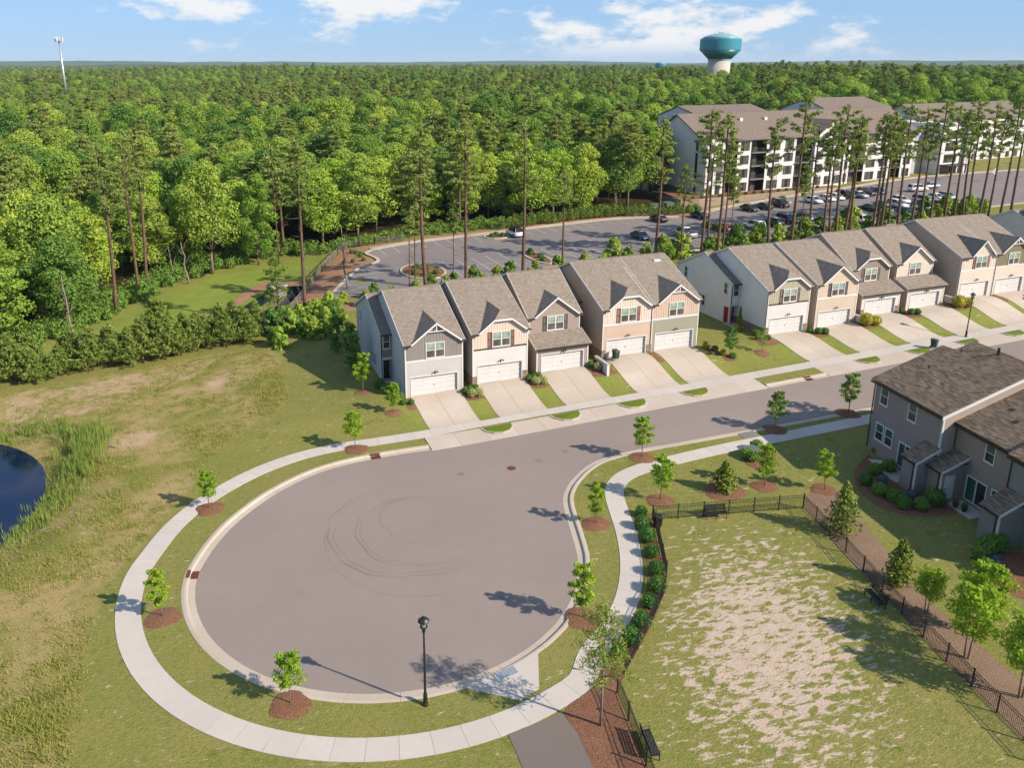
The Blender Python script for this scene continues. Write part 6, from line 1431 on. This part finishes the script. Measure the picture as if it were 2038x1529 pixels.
# ------------------------------------------------------------------ street furniture and small things
def street_lamp(x, y, h, label, rot=0):
    e = empty('street_lamp', (x, y, T(x, y)), rot, label, 'street lamp')
    b = MB(); b.lathe([(.17, -.05), (.17, .12), (.13, .2), (.12, .75), (.08, .85)], 12); b.build('base', M['black'], e)
    p = MB(); p.lathe([(.075, .85), (.06, h * .6), (.05, h - .95), (.1, h - .93), (.1, h - .88), (.05, h - .86)], 10); p.build('pole', M['black'], e)
    c = MB(); c.lathe([(.05, h - .86), (.2, h - .6), (.22, h - .58), (.05, h - .57)], 8); co = c.build('lantern', M['black'], e)
    for k in range(4): a = k * math.pi / 2 + math.pi / 4; f = MB(); f.tube([(math.cos(a) * .17, math.sin(a) * .17, h - .6), (math.cos(a) * .24, math.sin(a) * .24, h - .22)], .018, 4); f.build('lantern_bar', M['black'], co)
    g = MB(); g.lathe([(.14, h - .58), (.2, h - .24), (.1, h - .22)], 8); g.build('lantern_glass', M['pane_blind'], co)
    r = MB(); r.lathe([(.33, h - .24), (.33, h - .19), (.2, h - .06), (.07, h - .02), (.04, h + .1), (.0, h + .14)], 8); r.build('lantern_cap', M['black'], co)
c = (10.58,36.84); street_lamp(c[0], c[1], 5.75, 'black street lamp standing at the bottom of the turning circle')
c = (91.74,70.64); street_lamp(c[0], c[1], 5.75, 'black street lamp among the driveways of the second row')
def bench(x, y, rot, label, z=None):
    e = empty('bench', (x, y, T(x, y)), rot, label, 'bench')
    for k in range(4): m = MB(); m.box(-.9, .9, -.24 + k * .125, -.14 + k * .125, .43, .46); m.build('seat_slat', M['black'], e)
    for k in range(4): m = MB(); m.box(-.9, .9, .27 + .02 * k, .3 + .02 * k, .52 + k * .12, .61 + k * .12); m.build('back_slat', M['black'], e)
    for s in (-.8, 0, .8):
        m = MB(); m.tube([(s, -.22, 0), (s, -.22, .43)], .03, 5); m.tube([(s, .26, 0), (s, .24, .43), (s, .36, .98)], .03, 5); m.tube([(s, -.24, .41), (s, .26, .41)], .025, 5)
        if s: m.tube([(s, -.22, .43), (s, -.22, .66), (s, .28, .68)], .022, 5)
        m.build('leg', M['black'], e)
def dirof(a, b): return math.atan2(b[1] - a[1], b[0] - a[0])
c = (37.78,47.66); bench(c[0], c[1], dirof((32.95,49.16), (45.18,46.30)), 'black metal bench against the top fence of the dog park')
c = (41.11,34.89); bench(c[0], c[1], dirof((43.41,39.80), (41.85,33.36)) , 'black bench in shade beside the right fence of the dog park')
c = (20.68,29.67); bench(c[0], c[1], dirof((20.59,31.77), (19.86,28.77)) + math.pi, 'black bench near the bottom edge beside the short fence')
def bin_(x, y, label):
    e = empty('litter_bin', (x, y, T(x, y)), 0, label, 'litter bin'); m = MB(); m.lathe([(.24, 0), (.3, .1), (.33, .8), (.35, .85)], 14); m.build('body', M['black'], e); m = MB(); m.lathe([(.36, .85), (.36, .92), (.22, .98), (.2, .9)], 14); m.build('lid', M['darkbronze'], e)
    for k in range(12): a = k * .5236; s = MB(); s.tube([(math.cos(a) * .28, math.sin(a) * .28, .06), (math.cos(a) * .36, math.sin(a) * .36, .84)], .02, 4); s.build('bar', M['black'], e)
c = (32.87,48.25); bin_(c[0], c[1], 'black litter bin inside the corner of the dog park fence')
BINM = plain('green_plastic', lin(60,84,70), .5, .4, .08)
def wheelie(x, y, rot, label, z):
    e = empty('wheelie_bin', (x, y, z), rot, label, 'bin'); m = MB(); m.add([(-.24,-.28,.1),(.24,-.28,.1),(.24,.26,.1),(-.24,.26,.1),(-.31,-.36,1.0),(.31,-.36,1.0),(.31,.36,1.0),(-.31,.36,1.0)], [(0,3,2,1),(4,5,6,7),(0,1,5,4),(1,2,6,5),(2,3,7,6),(3,0,4,7)]); m.build('body', BINM, e)
    m = MB(); m.add([(-.34,-.4,1.0),(.34,-.4,1.0),(.34,.42,1.06),(-.34,.42,1.06),(-.28,-.34,1.07),(.28,-.34,1.07),(.28,.38,1.13),(-.28,.38,1.13)], [(4,5,6,7),(0,1,5,4),(1,2,6,5),(2,3,7,6),(3,0,4,7),(0,3,2,1)]); m.build('lid', BINM, e)
    for s in (-1, 1): m = MB(); m.lathe([(.13, -.03), (.13, .03)], 10); m.v = [(s * .27 + b, .3 + a, .13 + c_) for a, c_, b in m.v]; m.build('wheel', M['tyre'], e)
wheelie(46.0, 78.1, .1, 'green wheelie bin before the white garage door of the cream and peach house', 2.02)
c = (84.69,69.14); wheelie(c[0], c[1], .3, 'green wheelie bin at the kerb just beyond the grey roof', T(*c) + .1)
def ac(x, y, rot, label):
    e = empty('air_conditioner', (x, y, T(x, y) + .06), rot, label, 'air conditioner'); m = MB(); m.lathe([(.46, 0), (.46, .06), (.43, .08), (.43, .74), (.47, .78), (.45, .84), (.2, .86)], 18); m.build('body', M['acgrey'], e)
    for k in range(5): g = MB(); r_ = .08 + .08 * k; g.lathe([(r_, .85), (r_ + .03, .87), (r_ + .06, .85)], 18); g.build('fan_guard', M['black'], e)
    m = MB(); m.box(-.55, .55, -.55, .55, -.12, 0); m.build('pad', M['concrete'], e)
M['acgrey'] = plain('unit_grey', lin(92,104,112), .5, .4, .1)
for c, l in (((53.83,46.76), 'first air conditioner behind the grey house, nearest the lawn'), ((53.94,43.86), 'second air conditioner beside the porch of the taupe house'), ((51.99,34.76), 'air conditioner by the wall of the grey-green house')): ac(c[0], c[1], 0, l)
CABM = plain('cabinet_green', lin(112,132,118), .5, .3, .08)
def cabinet(x, y, w, d, h, rot, label, z=None):
    e = empty('utility_cabinet', (x, y, T(x, y) if z is None else z), rot, label, 'cabinet'); m = MB(); m.box(-w / 2, w / 2, -d / 2, d / 2, 0, h * .86); m.build('body', CABM, e)
    m = MB(); m.add([(-w/2-.03,-d/2-.03,h*.86),(w/2+.03,-d/2-.03,h*.86),(w/2+.03,d/2+.03,h*.9),(-w/2-.03,d/2+.03,h*.9),(-w/2-.03,-d/2-.03,h*.93),(w/2+.03,-d/2-.03,h*.93),(w/2+.03,d/2+.03,h),(-w/2-.03,d/2+.03,h)], [(4,5,6,7),(0,1,5,4),(1,2,6,5),(2,3,7,6),(3,0,4,7),(0,3,2,1)]); m.build('lid', CABM, e)
    m = MB(); m.box(-w / 2 - .15, w / 2 + .15, -d / 2 - .15, d / 2 + .15, -.1, .04); m.build('pad', M['concrete'], e); m = MB(); m.box(-.03, .03, -d / 2 - .04, -d / 2, h * .4, h * .55); m.build('handle', M['black'], e)
c = (47.08,55.26); cabinet(c[0], c[1], 1.2, .9, .85, .1, 'green utility cabinet between clipped shrubs beside the pavement')
c = (97.20,151.66); cabinet(c[0], c[1], 2.0, 1.8, 2.0, .1, 'left green transformer cabinet below the wood by the car park'); c = (100.65,151.95); cabinet(c[0], c[1], 2.1, 1.8, 2.1, .1, 'right green transformer cabinet beside the retaining wall')
# drains, manholes, covers
M['rust'] = plain('rusty_iron', lin(128,72,58), .8, .3, .15, 4)
def inlet(x, y, rot, label):
    e = empty('drain_inlet', (x, y, T(x, y)), rot, label, 'drain'); m = MB(); m.box(-.45, .45, .5, .72, -.1, .075); m.build('kerb_hood', M['rust'], e)
    for k in range(9): m = MB(); m.box(-.42 + k * .1, -.36 + k * .1, -.04, .46, -.12, -.075); m.build('grate_bar', M['rust'], e)
    m = MB(); m.box(-.45, .45, -.06, .48, -.16, -.105); m.build('frame', M['rust'], e)
a = R(168); inlet(CC.x + CR * math.cos(a), CC.y + CR * math.sin(a), a - math.pi / 2, 'rusty drain inlet in the kerb left of the turning circle')
inlet(64.5, 67.3, 0, 'rusty drain inlet in the kerb before the lawn between the rows'); inlet(62.2, 59.62, math.pi, 'rusty drain inlet in the kerb beneath the dark street tree'); inlet(15.3, 67.58, 0, 'rusty drain inlet in the kerb near the first driveway')
def manhole(x, y, r, label, mat, z=None):
    m = MB(); m.lathe([(r, -.02), (r, .012), (r - .05, .016), (r - .08, .01), (.02, .014)], 20); o = m.build('manhole_cover', mat, None, (x, y, rz(x, y) + .012 if z is None else z)); tag(o, label, 'manhole cover')
c = (26.09,61.39); manhole(c[0], c[1], .38, 'round rusty manhole cover in the road mouth', M['rust'])
c = (49.57,58.74); o = flat('utility_cover', [(c[0]-.9,c[1]-.55),(c[0]+.9,c[1]-.55),(c[0]+.9,c[1]+.55),(c[0]-.9,c[1]+.55)], M['concrete_grey'], None, .04, .1); tag(o, 'pale concrete vault cover in the verge by the shaded street tree', 'utility cover')
# concrete outlet box of the detention basin
c = (13.81,123.80); e = empty('outlet_box', (c[0], c[1], T(*c) - .3), .4, 'pale concrete outlet box in the basin left of the car park', 'outlet box')
m = MB(); m.box(-1.1, 1.1, -1.0, 1.0, 0, 2.1); m.build('body', M['concrete_grey'], e); m = MB(); m.box(-1.25, 1.25, -1.15, 1.15, 2.1, 2.3); m.build('top_slab', M['concrete'], e); m = MB(); m.box(.4, .7, -1.03, -1.0, 1.5, 1.8); m.build('opening', M['black'], e)
bs = bed('clay_bank', catmull([(0.47,114.05), (4.53,118.28), (8.94,128.73), (12.51,133.49), (14.58,134.05), (18.50,130.44), (18.09,127.79), (14.09,130.24), (10.23,126.59), (5.82,117.06), (1.88,112.25)], 1.5, True), M['redclay'], .05, .8)
bs = sheet('basin_water', catmull([(7.28,118.10), (11.66,125.92), (15.04,128.47), (17.98,127.15), (16.76,121.27), (13.29,115.45), (9.89,110.19), (7.39,111.74)], 1.5, True), M['water'], lambda x, y: T(x, y) + .06, 1.5); tag(bs, kind='structure')
# entrance steps wall between the mauve and cream houses
e = empty('garden_wall', (43.6, 77.2, T(43.6, 77.2)), 0, 'low white wall with dark handrail between the mauve-grey and cream houses', 'wall'); m = MB(); m.box(-.15, .15, -1.7, 1.2, -.4, .95); m.build('wall', M['white'], e); m = MB(); m.box(-.22, .22, -1.78, 1.28, .95, 1.03); m.build('coping', M['concrete'], e)
for k in range(5): m = MB(); m.tube([(.5, -1.6 + k * .65, 0), (.5, -1.6 + k * .65, 1.35)], .02, 4); m.build('baluster', M['black'], e)
m = MB(); m.tube([(.5, -1.7, 1.35), (.5, 1.1, 1.5)], .03, 5); m.build('handrail', M['black'], e)
for X, Y, l in ((82.2,79.0,'low white garden wall left of the taupe clipped-gable house'), (98.6,79.2,'low white garden wall left of the cream house behind the lamp')):
    e = empty('garden_wall', (X, Y, T(X, Y)), 0, l, 'wall'); m = MB(); m.box(-.15, .15, -1.5, .8, -.4, .8); m.build('wall', M['white'], e); m = MB(); m.box(-.22, .22, -1.58, .88, .8, .88); m.build('coping', M['concrete'], e)
# patios behind the grey row
for P_ in ([(56.54,50.92), (58.60,49.38), (57.18,46.19), (55.15,45.60), (55.51,47.80)], [(56.36,42.48), (58.50,43.37), (57.94,40.60), (57.27,40.05), (56.04,40.14)]): tag(flat('patio', P_, M['concrete'], None, .07), kind='structure')
for c, l, s in (((56.45,41.85), 'terracotta flower pot on the patio of the taupe house', 0), ((56.58,41.14), 'dark planter tub on the patio of the taupe house', 1)):
    e = empty('flower_pot', (c[0], c[1], T(*c) + .08), 0, l, 'flower pot'); m = MB(); m.lathe([(.14, 0), (.22, .34), (.25, .36), (.25, .4), (.2, .4)], 12); m.build('pot', M['rust'] if not s else M['black'], e); link('foliage', GB[0].__getitem__(1) if isinstance(GB[0], tuple) else GB[0], e, (0, 0, .3), 0, .6)
# roof pipes on the grey row
for (v, u, h_, r_) in ((3.4, -2.0, .5, .06), (6.6, -1.9, .6, .06), (8.0, -4.4, .9, .11)):
    m = MB(); zr_ = 6.55 + 3.2 * v / 8.4; m.tube([(v, u, zr_ - .1), (v, u, zr_ + h_)], r_, 8); m.lathe([(r_ * 2.2, zr_ + .04), (r_ * 1.2, zr_ + .2)], 8, (v, u)); m.build('roof_pipe', M['black'], C1)
for v, u in ((2.4, -3.0), (3.3, -1.6)): m = MB(); zr_ = 5.9 + 3.2 * v / 8.4; m.add([(v - .25, u - .25, zr_), (v + .25, u - .25, zr_ + .2), (v + .25, u + .25, zr_ + .2), (v - .25, u + .25, zr_), (v - .18, u - .2, zr_ + .28), (v + .2, u - .2, zr_ + .36), (v + .2, u + .2, zr_ + .36), (v - .18, u + .2, zr_ + .28)], [(4,5,6,7),(0,1,5,4),(1,2,6,5),(2,3,7,6),(3,0,4,7)]); m.build('roof_vent', M['black'], C2)
# signs near the access road
M['signred'] = plain('sign_red', (.45, .01, .015), .5, .4, .03)
c = (189.04,139.75); e = empty('stop_sign', (c[0], c[1], T(*c)), R(-20), 'red octagonal stop sign at the access road by the right edge', 'sign'); m = MB(); m.tube([(0, .03, 0), (0, .03, 2.5)], .03, 5); m.build('post', M['galv'], e)
m = MB(); m.prism([(.45 * math.cos(R(22.5 + 45 * k)), 0, 2.6 + .45 * math.sin(R(22.5 + 45 * k))) for k in range(8)], (0, .02, 0)); po = m.build('plate', M['signred'], e); o = link('lettering', text_mesh('STOP', .3, M['white'], ext=.004), po); o.matrix_basis = Matrix.Translation((0, -.025, 2.6)) @ Matrix.Rotation(math.pi / 2, 4, 'X')
c = (196.37,151.04); e = empty('warning_sign', (c[0], c[1], T(*c)), R(-20), 'white diamond sign before the second apartment building', 'sign'); m = MB(); m.tube([(0, .03, 0), (0, .03, 2.4)], .03, 5); m.build('post', M['galv'], e); m = MB(); m.prism([(.9 * math.cos(R(90 * k)), 0, 2.7 + .9 * math.sin(R(90 * k))) for k in range(4)], (0, .03, 0)); m.build('plate', M['white'], e)

# ------------------------------------------------------------------ far landmarks
def tower_mat(name, c): return plain(name, c, .4, .4, .05, .1)
TQ, TQD, TQL = tower_mat('turquoise_paint', lin(70,170,190)), tower_mat('teal_paint', lin(24,112,112)), tower_mat('pale_turquoise_paint', lin(150,208,214))
def water_tower(x, y, s, label):
    e = empty('water_tower', (x, y, 0), 0, label, 'water tower'); n = 40
    m = MB(); m.lathe([(8.2 * s, 0), (8.2 * s, 37 * s)], n); m.build('column', M['concrete'], e, smooth=True); m = MB(); m.lathe([(8.4 * s, 37 * s), (8.4 * s, 38 * s)], n); m.build('collar', TQL, e)
    m = MB(); m.lathe([(8.4 * s, 38 * s), (15 * s, 44.5 * s)], n); m.build('bowl', TQD, e, smooth=True); m = MB(); m.lathe([(15 * s, 44.5 * s), (15.1 * s, 45 * s), (15.1 * s, 52 * s), (14.7 * s, 52.6 * s)], n); m.build('tank', TQ, e)
    m = MB(); m.lathe([(14.8 * s, 52.5 * s), (11 * s, 54.6 * s), (6 * s, 56 * s), (.3 * s, 56.6 * s)], n); m.build('dome', TQL, e, smooth=True)
    for k in (-1, 1): m = MB(); m.lathe([(.5 * s, 56.3 * s), (.5 * s, 57.6 * s)], 8, (k * 1.2 * s, 0)); m.build('roof_vent', M['galv'], e)
    m = MB()
    for k in range(24): a = k * .2618; m.tube([(5 * s * math.cos(a), 5 * s * math.sin(a), 56.0 * s), (5 * s * math.cos(a), 5 * s * math.sin(a), 57.2 * s)], .05, 4)
    m.build('roof_railing', M['galv'], e)['kind'] = 'stuff'
    return e
c = (396.3,542.7); water_tower(c[0], c[1], 1.0, 'large turquoise water tower on a pale column rising above the trees')
c = (880.2,1383.8); water_tower(c[0], c[1], .68, 'small distant turquoise water tower left of the large one')
c = (-57.7,637.4); e = empty('radio_mast', (c[0], c[1], 0), 0, 'tall grey mobile phone mast above the wood at upper left', 'mast'); m = MB(); m.lathe([(.95, 0), (.5, 51)], 12); m.build('pole', M['galv'], e, smooth=True)
m = MB(); m.lathe([(2.0, 49), (2.0, 49.3), (.3, 49.3)], 12); m.build('platform', M['galv'], e)
for k in range(9): a = k * .698; m = MB(); m.box(-.35, .35, -.2, .2, 48.8, 51.6); o = m.build('antenna', M['white'], e, (2.3 * math.cos(a), 2.3 * math.sin(a), 0), a)
def far_house(x, y, rot, w, d, label, z):
    e = empty('house', (x, y, z), rot, label, 'house'); m = MB(); m.box(-w / 2, w / 2, -d / 2, d / 2, -3, 6); m.build('wall', siding(lin(214,206,196)), e)
    r = roof_pair(-w / 2 - .4, w / 2 + .4, -d / 2, 0, 6, 6 + d * .33, d / 2, 6, .25, .5); ro = r.build('roof', M['roof_pink'], e)
    for s in (-1, 1): g = MB(); g.prism([(s * (w / 2 - .1), -d / 2, 6), (s * (w / 2 - .1), d / 2, 6), (s * (w / 2 - .1), 0, 6 + d * .33)], (-s * .3, 0, 0)); g.build('gable_wall', siding(lin(214,206,196)), e)
    for k in range(max(1, int(w / 7))):
        cx = -w / 2 + 3.5 + k * 7; g = MB(); g.prism([(cx - 2, -d / 2 - .3, 6), (cx + 2, -d / 2 - .3, 6), (cx, -d / 2 - .3, 8.2)], (0, .3, 0)); g.build('gable_wall', siding(lin(232,228,222)), e); q = MB()
        for s in (-1, 1): p = [(cx + s * 2.4, -d / 2 - .7, 5.75), (cx, -d / 2 - .7, 8.35), (cx, -d / 2 + 5.5, 8.35), (cx + s * 2.4, -d / 2 + 1, 5.75)]; q.slab(p if s < 0 else p[::-1], .15)
        q.build('gable_roof', M['roof_pink'], ro)
        for kz in (1.0, 3.8): window(e, cx - .7, kz, 1.4, 1.5, y=-d / 2 - .01, two=True)
M['roof_pink'] = shingle_mat('pinkish_shingles', lin(168,146,134), lin(190,168,154), lin(176,156,144))
for (px, lab, w, rot) in (((-46.36,369.08), 'pinkish-roofed house with two small gables in the wood at the left edge', 21, .35), ((-53.61,356.72), 'nearer pinkish-roofed house, mostly hidden by trees at the left edge', 18, .3), ((27.38,425.39), 'single pale roof showing between treetops', 10, .2)): far_house(px[0], px[1], rot, w, 11, lab, T(*px) + 3.5)

# ------------------------------------------------------------------ the air between here and the horizon
hz = bpy.data.materials.new('haze'); hz.use_nodes = True; hz.node_tree.nodes.clear()
ho = hz.node_tree.nodes.new('ShaderNodeOutputMaterial'); hv = hz.node_tree.nodes.new('ShaderNodeVolumePrincipled')
hv.inputs['Color'].default_value = (.72, .86, 1.0, 1); hv.inputs['Density'].default_value = 0.000045; hv.inputs['Anisotropy'].default_value = 0.0
hz.node_tree.links.new(hv.outputs[0], ho.inputs['Volume'])
m = MB(); m.box(-9600, 12600, -3600, 12600, -12, 120); o = m.build('haze', hz); tag(o, kind='stuff'); o['label'] = 'thin bluish summer haze over the distant wood'; o['category'] = 'haze'
